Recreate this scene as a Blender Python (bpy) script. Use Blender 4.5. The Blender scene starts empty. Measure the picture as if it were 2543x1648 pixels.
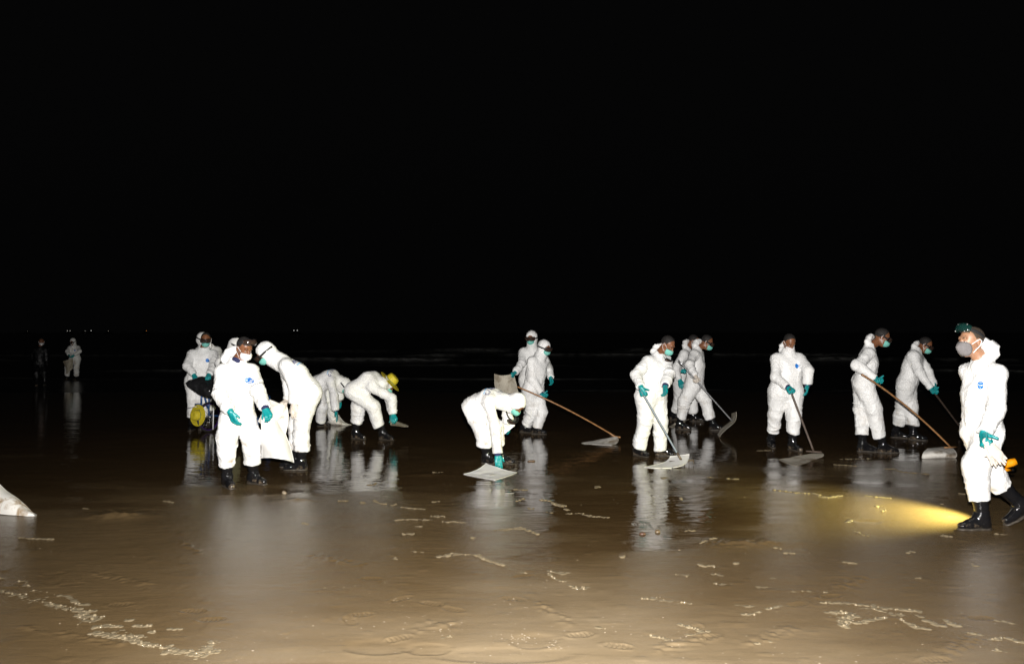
import bpy, math, random
import numpy as np
from mathutils import Vector
from mathutils.bvhtree import BVHTree
random.seed(7); RS = np.random.RandomState(11)
SC = bpy.context.scene; COL = SC.collection

# ------------------------------------------------------------------ camera, sky, flash, exposure
F, CX, CY, H = 1978.0, 1271.5, 824.0, 1.65        # focal length and centre in photo pixels, eye height in metres
cam = bpy.data.cameras.new('camera'); cam_o = bpy.data.objects.new('camera', cam); COL.objects.link(cam_o)
cam.sensor_width = 36; cam.lens = 36*F/2543; cam.clip_end = 6000; cam.clip_start = .05
cam_o.location = (0, 0, H); cam_o.rotation_euler = (math.radians(90), 0, 0)
SC.camera = cam_o
W = bpy.data.worlds.new('World'); SC.world = W; W.use_nodes = True
wn = W.node_tree.nodes; bg = wn['Background']
sky = wn.new('ShaderNodeTexSky'); sky.sky_type = 'NISHITA'; sky.sun_disc = False
sky.sun_elevation = math.radians(-4); sky.sun_rotation = math.radians(180)
hsv = wn.new('ShaderNodeHueSaturation'); hsv.inputs['Saturation'].default_value = .1
W.node_tree.links.new(sky.outputs[0], hsv.inputs['Color']); W.node_tree.links.new(hsv.outputs[0], bg.inputs[0])
bg.inputs[1].default_value = .02
glow = wn.new('ShaderNodeBackground'); glow.inputs[0].default_value = (1, 1, 1.02, 1); glow.inputs[1].default_value = .0012     # faint even night glow
addw = wn.new('ShaderNodeAddShader'); W.node_tree.links.new(bg.outputs[0], addw.inputs[0]); W.node_tree.links.new(glow.outputs[0], addw.inputs[1]); W.node_tree.links.new(addw.outputs[0], wn['World Output'].inputs[0])
fl = bpy.data.lights.new('camera_flash', 'SPOT'); fl.energy = 6700; fl.spot_size = math.radians(106); fl.spot_blend = .9
fl.shadow_soft_size = .035; fl.color = (1, .965, .93)
fo = bpy.data.objects.new('camera_flash', fl); COL.objects.link(fo)
fo.location = (0.03, .02, 1.86); fo.rotation_euler = (math.radians(83.5), 0, math.radians(-1))
SC.view_settings.view_transform = 'Standard'; SC.view_settings.look = 'None'
SC.view_settings.exposure = 0; SC.view_settings.gamma = 1; SC.view_settings.use_curve_mapping = False
SC.cycles.max_bounces = 6; SC.cycles.sample_clamp_indirect = 8

def at(px, py, Y): return np.array([(px-CX)*Y/F, Y, H-(py-CY)*Y/F])
def gnd(px, py, z=0.): Y = F*(H-z)/(py-CY); return np.array([(px-CX)*Y/F, Y, z])
def unit(v): v = np.asarray(v, float); return v/(np.linalg.norm(v)+1e-12)

# ------------------------------------------------------------------ noise
_T = RS.uniform(-1, 1, (32, 32, 32))
def vnoise(P, seed=0):
    P = np.asarray(P, float)+seed*7.31+100; I = np.floor(P).astype(int); f = P-I; f = f*f*f*(f*(f*6-15)+10)
    r = 0
    for a in (0, 1):
        wx = f[..., 0] if a else 1-f[..., 0]
        for b in (0, 1):
            wy = f[..., 1] if b else 1-f[..., 1]
            for c in (0, 1):
                wz = f[..., 2] if c else 1-f[..., 2]
                r = r+wx*wy*wz*_T[(I[..., 0]+a) & 31, (I[..., 1]+b) & 31, (I[..., 2]+c) & 31]
    return r

# ------------------------------------------------------------------ mesh helpers
def mesh(name, V, Fc, mat, parent=None, smooth=True, mats=None, fm=None):
    org = np.array(parent['org']) if parent is not None and 'org' in parent.keys() else np.zeros(3)
    me = bpy.data.meshes.new(name)
    V = np.asarray(V, float)-org
    if isinstance(Fc, np.ndarray) and Fc.ndim == 2:
        n, k = Fc.shape
        me.vertices.add(len(V)); me.vertices.foreach_set('co', V.astype(np.float32).ravel())
        me.loops.add(n*k); me.loops.foreach_set('vertex_index', Fc.astype(np.int32).ravel())
        me.polygons.add(n); me.polygons.foreach_set('loop_start', (np.arange(n)*k).astype(np.int32))
        me.polygons.foreach_set('loop_total', np.full(n, k, np.int32)); me.update(calc_edges=True)
    else:
        me.from_pydata([tuple(v) for v in V], [], [tuple(int(i) for i in f) for f in Fc])
    me.validate()
    for m in (mats or [mat]): me.materials.append(m)
    if fm is not None: me.polygons.foreach_set('material_index', np.asarray(fm, np.int32))
    me.polygons.foreach_set('use_smooth', [smooth]*len(me.polygons))
    o = bpy.data.objects.new(name, me); COL.objects.link(o)
    if parent is not None:
        o.parent = parent
        if 'org' in parent.keys(): o['org'] = list(org)
    if name == 'lettering': o['kind'] = 'stuff'
    return o
def tag(o, label=None, cat=None, group=None, kind=None):
    for k, v in (('label', label), ('category', cat), ('group', group), ('kind', kind)):
        if v: o[k] = v
    return o
def thing(name, loc, label, cat, group=None):
    o = bpy.data.objects.new(name, None); COL.objects.link(o); o.empty_display_size = .1
    o.location = tuple(loc); o['org'] = [float(c) for c in loc]
    return tag(o, label, cat, group)

class MB:
    def __init__(s): s.V = []; s.F = []
    def add(s, V, Fc):
        n = len(s.V); s.V += [tuple(v) for v in V]; s.F += [tuple(i+n for i in f) for f in Fc]; return s
    def tube(s, pts, r, n=8, caps=True):
        pts = [np.asarray(p, float) for p in pts]; rr = r if hasattr(r, '__len__') else [r]*len(pts)
        V = []; up = None
        for i, p in enumerate(pts):
            d = unit(pts[min(i+1, len(pts)-1)]-pts[max(i-1, 0)])
            if up is None: up = unit(np.cross(d, [0, 0, 1] if abs(d[2]) < .9 else [1, 0, 0]))
            up = unit(up-d*np.dot(up, d)); sd = np.cross(d, up)
            for k in range(n):
                a = 2*math.pi*k/n; V.append(p+rr[i]*(math.cos(a)*up+math.sin(a)*sd))
        Fc = [(i*n+k, i*n+(k+1) % n, (i+1)*n+(k+1) % n, (i+1)*n+k) for i in range(len(pts)-1) for k in range(n)]
        if caps: Fc += [tuple(range(n))[::-1], tuple(range((len(pts)-1)*n, len(pts)*n))]
        return s.add(V, Fc)
    def box(s, c, ax, h):
        c = np.asarray(c, float); ax = [np.asarray(a, float) for a in ax]
        V = [c+i*h[0]*ax[0]+j*h[1]*ax[1]+k*h[2]*ax[2] for i in (-1, 1) for j in (-1, 1) for k in (-1, 1)]
        return s.add(V, [(0, 1, 3, 2), (4, 6, 7, 5), (0, 4, 5, 1), (2, 3, 7, 6), (0, 2, 6, 4), (1, 5, 7, 3)])
    def lathe(s, prof, c, ax, n=28, sx=1.0, closed=False):
        z = unit(ax); x = unit(np.cross(z, [0, 0, 1] if abs(z[2]) < .9 else [1, 0, 0])); y = np.cross(z, x); c = np.asarray(c, float)
        V = [c+r*(math.cos(2*math.pi*k/n)*x*sx+math.sin(2*math.pi*k/n)*y)+h*z for r, h in prof for k in range(n)]
        m = len(prof)
        Fc = [(i*n+k, i*n+(k+1) % n, ((i+1) % m)*n+(k+1) % n, ((i+1) % m)*n+k) for i in range(m if closed else m-1) for k in range(n)]
        return s.add(V, Fc)
    def out(s, name, mat, parent=None, smooth=True): return mesh(name, s.V, s.F, mat, parent, smooth)

def grid_faces(nu, nv, off=0):
    a = (np.arange(nu-1)[:, None]*nv+np.arange(nv-1)[None]).ravel()+off
    return np.stack([a, a+nv, a+nv+1, a+1], 1)

# ------------------------------------------------------------------ distance-field modelling on a rectilinear grid
class Field:
    def __init__(s): s.ops = []
    def cone(s, a, b, ra, rb, k=.03, flat=None, fs=1., cap=None, wr=0., sub=False):
        s.ops.append(dict(t='c', a=np.asarray(a, float), b=np.asarray(b, float), ra=ra, rb=rb, k=k, flat=flat, fs=fs, cap=cap, wr=wr, sub=sub))
        return s
    def ell(s, c, M, r, k=.02, sub=False, planes=()):
        s.ops.append(dict(t='e', c=np.asarray(c, float), M=M, r=np.asarray(r, float), k=k, sub=sub, planes=planes, wr=0)); return s
    def dist(s, o, P):
        if o['t'] == 'c':
            ab = o['b']-o['a']; L2 = max(ab@ab, 1e-9)
            t = np.clip(((P-o['a'])@ab)/L2, 0, 1); v = P-o['a']-t[..., None]*ab
            if o['flat'] is not None: v = v+(v@o['flat'])[..., None]*o['flat']*(1/o['fs']-1)
            d = np.sqrt((v*v).sum(-1))-(o['ra']+t*(o['rb']-o['ra']))
            if o['cap'] is not None: d = np.maximum(d, (P-o['b'])@o['cap'])
            o['tt'] = t
            return d
        q = (P-o['c'])@o['M']; r = o['r']
        k0 = np.sqrt(((q/r)**2).sum(-1))+1e-9; k1 = np.sqrt(((q/r**2)**2).sum(-1))+1e-9
        d = k0*(k0-1)/k1
        for pc, pn in o['planes']: d = np.maximum(d, (q-np.asarray(pc))@unit(pn))
        return d
    def bbox(s, o):
        if o['t'] == 'c':
            r = max(o['ra'], o['rb']); lo = np.minimum(o['a'], o['b'])-r; hi = np.maximum(o['a'], o['b'])+r
        else:
            e = np.sqrt(((o['M']*o['r'])**2).sum(1)); lo = o['c']-e; hi = o['c']+e
        return lo, hi
    def bounds(s):
        b = [s.bbox(o) for o in s.ops if not o['sub']]
        return np.min([x[0] for x in b], 0), np.max([x[1] for x in b], 0)
    def eval(s, ax):
        D = np.full([len(a) for a in ax], 1.0, np.float32)
        for o in s.ops:
            lo, hi = s.bbox(o); m = o['k']+.035
            sl = [slice(max(0, np.searchsorted(a, lo[i]-m)-1), np.searchsorted(a, hi[i]+m)+1) for i, a in enumerate(ax)]
            xs = [a[q] for a, q in zip(ax, sl)]
            if min(len(x) for x in xs) == 0: continue
            P = np.stack(np.meshgrid(*xs, indexing='ij'), -1)
            d = s.dist(o, P).astype(np.float32); A = D[tuple(sl)]; k = o['k']
            if o['sub']:
                d = -d; h = np.clip(.5-.5*(d-A)/k*-1, 0, 1); h = np.clip(.5+.5*(d-A)/k, 0, 1)
                D[tuple(sl)] = A*(1-h)+d*h+k*h*(1-h)
            else:
                h = np.clip(.5+.5*(A-d)/k, 0, 1); D[tuple(sl)] = A*(1-h)+d*h-k*h*(1-h)
        return D
    def mesh(s, vox, fine=None, lo=None, hi=None):
        l, h = s.bounds()
        if lo is not None: l, h = np.maximum(l, lo), np.minimum(h, hi)
        ax = []
        for i in range(3):
            a = np.arange(l[i]-2.5*vox, h[i]+3.5*vox, vox)
            if fine is not None:
                fl_, fh, fv = fine
                a = np.concatenate([a[a < fl_[i]], np.arange(fl_[i], fh[i], fv), a[a > fh[i]]])
            ax.append(a)
        return nets(s.eval(ax), ax)

def nets(D, ax):
    S = D < 0; n = np.array(D.shape)-1
    acc = np.zeros(tuple(n)+(3,)); cnt = np.zeros(tuple(n))
    for d in range(3):
        e1, e2 = [x for x in range(3) if x != d]
        lo = [slice(None)]*3; hi = [slice(None)]*3; lo[d] = slice(0, -1); hi[d] = slice(1, None)
        A, B = D[tuple(lo)], D[tuple(hi)]; cr = S[tuple(lo)] != S[tuple(hi)]
        t = np.where(cr, A/np.where(cr, A-B, 1), 0)
        idx = np.nonzero(cr)
        pos = np.empty((len(idx[0]), 3))
        for q in range(3): pos[:, q] = ax[q][idx[q]]
        pos[:, d] += t[idx]*(ax[d][idx[d]+1]-ax[d][idx[d]])
        for o1 in (0, 1):
            for o2 in (0, 1):
                c = [i.copy() for i in idx]; c[e1] -= o1; c[e2] -= o2
                ok = (c[e1] >= 0) & (c[e2] >= 0) & (c[e1] < n[e1]) & (c[e2] < n[e2])
                cc = tuple(x[ok] for x in c)
                np.add.at(acc, cc, pos[ok]); np.add.at(cnt, cc, 1)
    m = cnt > 0; V = acc[m]/cnt[m][:, None]
    ID = np.full(tuple(n), -1); ID[m] = np.arange(m.sum())
    Q = []
    for d in range(3):
        e1, e2 = (d+1) % 3, (d+2) % 3
        lo = [slice(None)]*3; hi = [slice(None)]*3; lo[d] = slice(0, -1); hi[d] = slice(1, None)
        a, b = S[tuple(lo)], S[tuple(hi)]
        idx = np.nonzero(a != b); fw = a[idx]
        ok = (idx[e1] > 0) & (idx[e2] > 0) & (idx[e1] < n[e1]) & (idx[e2] < n[e2])
        idx = tuple(x[ok] for x in idx); fw = fw[ok]
        def cell(o1, o2):
            c = [x.copy() for x in idx]; c[e1] -= o1; c[e2] -= o2; return ID[tuple(c)]
        q = np.stack([cell(1, 1), cell(0, 1), cell(0, 0), cell(1, 0)], 1)
        q[~fw] = q[~fw][:, ::-1]; Q.append(q)
    Q = np.concatenate(Q); Q = Q[(Q >= 0).all(1)]
    return V, Q
def vnormals(V, Q):
    n = np.cross(V[Q[:, 2]]-V[Q[:, 0]], V[Q[:, 3]]-V[Q[:, 1]]); N = np.zeros_like(V)
    for k in range(4): np.add.at(N, Q[:, k], n)
    return N/(np.linalg.norm(N, axis=1)[:, None]+1e-12)
def relax(V, Q, it=1, f=.5):
    for _ in range(it):
        A = np.zeros_like(V); c = np.zeros(len(V))
        for a, b in ((0, 1), (1, 2), (2, 3), (3, 0)):
            np.add.at(A, Q[:, a], V[Q[:, b]]); np.add.at(A, Q[:, b], V[Q[:, a]])
            np.add.at(c, Q[:, a], 1); np.add.at(c, Q[:, b], 1)
        V = V*(1-f)+f*A/np.maximum(c, 1)[:, None]
    return V

# ------------------------------------------------------------------ materials
def nt(name, col, rough=.5, **kw):
    m = bpy.data.materials.new(name); m.use_nodes = True; n = m.node_tree.nodes; p = n['Principled BSDF']
    p.inputs['Base Color'].default_value = (*col, 1); p.inputs['Roughness'].default_value = rough
    for k, v in kw.items(): p.inputs[k.replace('_', ' ')].default_value = v
    return m, n, m.node_tree.links, p
def N(n, t, **kw):
    x = n.new(t)
    for k, v in kw.items():
        if hasattr(x, k): setattr(x, k, v)
        else: x.inputs[k.replace('_', ' ')].default_value = v
    return x
def ramp(n, pts):
    r = n.new('ShaderNodeValToRGB'); e = r.color_ramp.elements
    while len(e) < len(pts): e.new(.5)
    for q, (p, c) in zip(e, pts): q.position = p; q.color = (*(c if hasattr(c, '__len__') else (c,)*3), 1)
    return r
def math_(n, l, op, a, b=None, clamp=False):
    x = n.new('ShaderNodeMath'); x.operation = op; x.use_clamp = clamp
    for i, v in enumerate((a, b)):
        if v is None: continue
        if isinstance(v, (int, float)): x.inputs[i].default_value = v
        else: l.new(v, x.inputs[i])
    return x.outputs[0]
def simple(name, col, rough=.5, bump=0, scale=60, var=.12, **kw):
    m, n, l, p = nt(name, col, rough, **kw)
    tc = N(n, 'ShaderNodeTexCoord'); no = N(n, 'ShaderNodeTexNoise', Scale=scale, Detail=4.)
    l.new(tc.outputs['Object'], no.inputs['Vector'])
    r = ramp(n, [(.3, tuple(c*(1-var) for c in col)), (.7, tuple(min(1, c*(1+var)) for c in col))])
    l.new(no.outputs[0], r.inputs[0]); l.new(r.outputs[0], p.inputs['Base Color'])
    if bump:
        b = N(n, 'ShaderNodeBump', Strength=bump, Distance=.004); l.new(no.outputs[0], b.inputs['Height']); l.new(b.outputs[0], p.inputs['Normal'])
    return m
def suit_mat(name, dirt, base=(.80, .80, .79), soil=(.34, .26, .17)):
    m, n, l, p = nt(name, base, .5, Specular_IOR_Level=.35)
    tc = N(n, 'ShaderNodeTexCoord'); geo = N(n, 'ShaderNodeNewGeometry'); sep = N(n, 'ShaderNodeSeparateXYZ'); l.new(geo.outputs['Position'], sep.inputs[0])
    # crisp creases: two stretched ridged noises
    mp = N(n, 'ShaderNodeMapping'); mp.inputs['Scale'].default_value = (1.6, 1.6, .8); l.new(tc.outputs['Object'], mp.inputs[0])
    n1 = N(n, 'ShaderNodeTexNoise', Scale=9., Detail=3., Distortion=1.2); l.new(mp.outputs[0], n1.inputs['Vector'])
    n1.noise_type = 'RIDGED_MULTIFRACTAL'
    n2 = N(n, 'ShaderNodeTexVoronoi', Scale=22.); n2.feature = 'F1'; n2.distance = 'EUCLIDEAN'
    w = N(n, 'ShaderNodeTexNoise', Scale=6., Detail=2.); l.new(tc.outputs['Object'], w.inputs['Vector'])
    mixv = N(n, 'ShaderNodeVectorMath'); mixv.operation = 'MULTIPLY_ADD'; mixv.inputs[1].default_value = (.25, .25, .25)
    l.new(w.outputs['Color'], mixv.inputs[0]); l.new(tc.outputs['Object'], mixv.inputs[2]); l.new(mixv.outputs[0], n2.inputs['Vector'])
    def crease(sx, sz, sc, wd, off):
        mq = N(n, 'ShaderNodeMapping'); mq.inputs['Scale'].default_value = (sx, sx, sz); mq.inputs['Location'].default_value = (off, off*2, off); mq.inputs['Rotation'].default_value = (.5*off, .35*off, 0)
        l.new(mixv.outputs[0], mq.inputs[0]); q = N(n, 'ShaderNodeTexNoise', Scale=sc, Detail=1.5, Distortion=.5); l.new(mq.outputs[0], q.inputs['Vector'])
        d = math_(n, l, 'ABSOLUTE', math_(n, l, 'SUBTRACT', q.outputs[0], .5)); e = math_(n, l, 'DIVIDE', d, wd, True)
        mk = N(n, 'ShaderNodeTexNoise', Scale=3.3, Detail=1.); l.new(mq.outputs[0], mk.inputs['Vector'])
        g = math_(n, l, 'MULTIPLY', math_(n, l, 'SUBTRACT', mk.outputs[0], .42, True), 7., True)
        return math_(n, l, 'MULTIPLY', math_(n, l, 'SUBTRACT', 1.0, e), g)
    h = math_(n, l, 'ADD', crease(1.5, .55, 6., .035, .3), crease(.6, 1.8, 6., .04, 1.7)); h = math_(n, l, 'ADD', h, crease(1.2, 1.2, 9., .03, 3.1))
    h = math_(n, l, 'SUBTRACT', math_(n, l, 'MULTIPLY', n1.outputs[0], .35), math_(n, l, 'MULTIPLY', h, .8))
    b = N(n, 'ShaderNodeBump', Strength=.42, Distance=.0065); l.new(h, b.inputs['Height']); l.new(b.outputs[0], p.inputs['Normal'])
    # soiling: speckles and smears, heavier near the ground and at the knees
    s1 = N(n, 'ShaderNodeTexNoise', Scale=7., Detail=6., Roughness=.7); l.new(tc.outputs['Object'], s1.inputs['Vector'])
    hz = math_(n, l, 'SUBTRACT', 1.0, math_(n, l, 'DIVIDE', sep.outputs['Z'], 1.35), True)
    k = math_(n, l, 'MULTIPLY', math_(n, l, 'SUBTRACT', s1.outputs[0], .50, True), math_(n, l, 'MULTIPLY', hz, 3.2*dirt), True)
    ms = N(n, 'ShaderNodeMix'); ms.data_type = 'RGBA'; ms.inputs['A'].default_value = (*base, 1); ms.inputs['B'].default_value = (*soil, 1)
    l.new(k, ms.inputs['Factor']); l.new(ms.outputs['Result'], p.inputs['Base Color'])
    return m
SUIT = suit_mat('coverall_fabric', .9); SUITD = suit_mat('soiled_coverall_fabric', 1.7)
DARK = suit_mat('dark_uniform_fabric', .3, (.0015, .0015, .002), (.003, .003, .003))
GLOVE = simple('teal_nitrile', (.005, .24, .25), .38, .3, 90, .12); LATEX = simple('pale_latex', (.62, .55, .47), .5, .3, 80, .08)
def rubber(name, r):
    m, n, l, p = nt(name, (.008, .008, .009), .1, Specular_IOR_Level=.6)
    tc = N(n, 'ShaderNodeTexCoord'); no = N(n, 'ShaderNodeTexNoise', Scale=14., Detail=5., Roughness=.65); l.new(tc.outputs['Object'], no.inputs['Vector'])
    geo = N(n, 'ShaderNodeNewGeometry'); sep = N(n, 'ShaderNodeSeparateXYZ'); l.new(geo.outputs['Position'], sep.inputs[0])
    low = math_(n, l, 'SUBTRACT', 1.0, math_(n, l, 'DIVIDE', sep.outputs['Z'], .07), True)
    k = math_(n, l, 'MULTIPLY', math_(n, l, 'SUBTRACT', no.outputs[0], .52, True), math_(n, l, 'MULTIPLY', low, 9.), True)
    ms = N(n, 'ShaderNodeMix'); ms.data_type = 'RGBA'; ms.inputs['A'].default_value = (.008, .008, .009, 1); ms.inputs['B'].default_value = (.2, .15, .1, 1)
    l.new(k, ms.inputs['Factor']); l.new(ms.outputs['Result'], p.inputs['Base Color'])
    l.new(math_(n, l, 'ADD', math_(n, l, 'MULTIPLY', k, .5), r), p.inputs['Roughness'])
    b = N(n, 'ShaderNodeBump', Strength=.35, Distance=.01); l.new(no.outputs[0], b.inputs['Height']); l.new(b.outputs[0], p.inputs['Normal'])
    return m
BOOT = rubber('black_wet_rubber', .1)
SOLE = simple('muddy_sole_rubber', (.05, .042, .033), .5, .6, 40, .5)
SKIN = simple('brown_skin', (.19, .078, .036), .42, .15, 30, .12, Subsurface_Weight=.05); SKIN2 = simple('light_brown_skin', (.36, .19, .11), .45, .15, 30, .12, Subsurface_Weight=.05)
HAIR = simple('cropped_black_hair', (.012, .010, .009), .7, 1., 220, .5); HAIR2 = simple('short_brown_hair', (.05, .035, .022), .75, 1., 200, .5)
NAVY = simple('navy_cotton', (.018, .022, .075), .9); CLOTHM = simple('mint_mask_fabric', (.17, .50, .43), .8, .2, 200, .06)
WHITEM = simple('white_mask_fabric', (.72, .70, .70), .8, .2, 200, .05); GREYM = simple('grey_mask_fabric', (.16, .15, .15), .8, .2, 60, .1)
BLK = simple('black_plastic', (.01, .01, .011), .3); STRAPM = simple('black_elastic', (.012, .012, .013), .85, .3, 150)
WELA = simple('white_elastic', (.75, .75, .75), .8)
LENS, n_, l_, p_ = nt('smoky_goggle_lens', (.05, .03, .022), .06, Specular_IOR_Level=.9); p_.inputs['Alpha'].default_value = .72
LENSG, n_, l_, p_ = nt('green_goggle_lens', (.008, .045, .038), .1, Specular_IOR_Level=.8); p_.inputs['Alpha'].default_value = .3
BLUE = simple('printed_blue', (.006, .15, .50), .5); LBLUE = simple('printed_light_blue', (.16, .42, .70), .5); DBLUE = simple('printed_dark_blue', (.03, .035, .17), .5)
PWHITE = simple('printed_white', (.8, .8, .8), .5, var=.02)
EYEW = simple('eye_white', (.6, .58, .55), .2); EYED = simple('eye_dark', (.01, .006, .004), .1)

# ------------------------------------------------------------------ people
def frame(yaw, pitch=0, roll=0):
    """columns: right, forward, up"""
    y, p, r = map(math.radians, (yaw, pitch, roll))
    Fw = np.array([math.sin(y)*math.cos(p), -math.cos(y)*math.cos(p), -math.sin(p)])
    Rt = np.array([-math.cos(y), -math.sin(y), 0.]); Up = np.cross(Rt, Fw)
    R2 = Rt*math.cos(r)+Up*math.sin(r); U2 = Up*math.cos(r)-Rt*math.sin(r)
    return np.stack([R2, Fw, U2], 1)
def solve(par, px, py, Lm, sign):
    """place a joint seen at (px, py) at distance Lm from its parent, farther (+1) or nearer (-1) than it"""
    ray = np.array([(px-CX)/F, 1., -(py-CY)/F]); o = np.array([0, 0, H])
    b = ray@(o-par); a = ray@ray; c = (o-par)@(o-par)-Lm*Lm; disc = b*b-a*c
    if disc <= 0 or sign == 0:
        Y = par[1] if sign == 0 else -b/a
        return o+ray*Y
    return o+ray*((-b+sign*math.sqrt(disc))/a)

def hand_mesh(root, wr, D, Np, T, pose, mat, sc, vox, forearm):
    D = unit(D); Np = unit(Np-D*np.dot(Np, D)); T = unit(T-D*np.dot(T, D)-Np*np.dot(T, Np)); f = Field(); k = 1.1*sc
    def P(d, t, q): return wr+k*(D*d+T*t+Np*q)
    f.cone(wr-forearm*.045, P(.0, 0, 0), .036*k, .031*k, .01)
    f.cone(P(0, 0, 0), P(.03, 0, 0), .030*k, .030*k, .012, flat=Np, fs=.75)
    f.cone(P(.03, .016, 0), P(.088, .022, 0), .025*k, .022*k, .018, flat=Np, fs=.62)
    f.cone(P(.03, -.012, 0), P(.080, -.022, 0), .025*k, .022*k, .018, flat=Np, fs=.62)
    curl = {'relax': (12, 22, 20), 'flat': (4, 8, 8), 'grip': (62, 80, 55), 'pinch': (35, 40, 30)}[pose]
    for i, (t, ln) in enumerate(((.031, .070), (.011, .078), (-.010, .073), (-.030, .056))):
        a = 0; p = P(.088-.003*abs(i-1)-(.006 if i == 3 else 0), t, 0)
        sp = (1.5-i)*.05
        for j, fr in enumerate((.45, .32, .27)):
            a += math.radians(curl[j]*(1+.1*i if pose != 'grip' else 1)); d = (D*math.cos(a)+Np*math.sin(a))+T*sp*math.cos(a); d = unit(d)
            q = p+d*ln*fr*k; f.cone(p, q, (.0105-.0012*j)*k, (.0098-.0012*j)*k, .004); p = q
    ta = {'relax': (.55, .8, .25), 'flat': (.7, .7, .1), 'grip': (.5, .35, .8), 'pinch': (.4, .7, .6)}[pose]
    td = unit(T*ta[0]+D*ta[1]+Np*ta[2]); p = P(.022, .022, .005); q = p+td*.042*k; f.cone(p, q, .0155*k, .012*k, .008)
    td2 = unit(T*ta[0]*.5+D*ta[1]+Np*ta[2]*1.2); f.cone(q, q+td2*.032*k, .0118*k, .0095*k, .004)
    V, Q = f.mesh(vox)
    Nn = vnormals(V, Q); V = V+Nn*(vnoise(V*70)*.0012)[:, None]
    return mesh('glove', V, Q, mat, root)

def boot_mesh(root, A, M, knee, sc, vox, top):
    """A = middle of the heel on the sole, M = foot frame (right, forward, up)"""
    f = Field(); g = Field(); P = lambda x, y, z: A+sc*(M@np.array([x, y, z]))
    ank = P(0, .005, .10); sh = unit(knee-ank)
    f.cone(ank, ank+sh*top*sc, .052*sc, .069*sc, .03, cap=sh)
    f.cone(P(0, -.025, .05), ank, .048*sc, .054*sc, .03)
    f.cone(P(0, 0, .05), P(0, .12, .042), .042*sc, .036*sc, .02)
    f.cone(ank, P(0, .12, .048), .044*sc, .032*sc, .03)
    f.cone(P(.004, .13, .04), P(.006, .175, .036), .041*sc, .036*sc, .02, flat=M[:, 2], fs=.85)
    f.cone(P(0, -.06, .02), P(0, -.058, .05), .012*sc, .01*sc, .01)
    V, Q = f.mesh(vox)
    h = (V-A)@M[:, 2]; V = V-np.outer(np.minimum(h-.012*sc, 0), M[:, 2])
    Nn = vnormals(V, Q); s = np.clip(((V-ank)@sh)/.25, 0, 1)
    fold = np.sin(((V-ank)@sh)*75+3*vnoise(V*9))*(.0035*np.exp(-((s-.12)/.16)**2)); V = V+Nn*(fold+vnoise(V*16)*.004)[:, None]
    b = mesh('boot', V, Q, BOOT, root)
    for (x0, y0, x1, y1, r0, r1) in ((0, -.025, 0, .10, .050, .044), (.003, .10, .006, .175, .044, .041)):
        g.cone(P(x0, y0, .008), P(x1, y1, .008), r0*sc, r1*sc, .02, flat=M[:, 2], fs=.33)
    V, Q = g.mesh(max(vox, .008)); mesh('sole', V, Q, SOLE, b)
    return b

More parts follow.
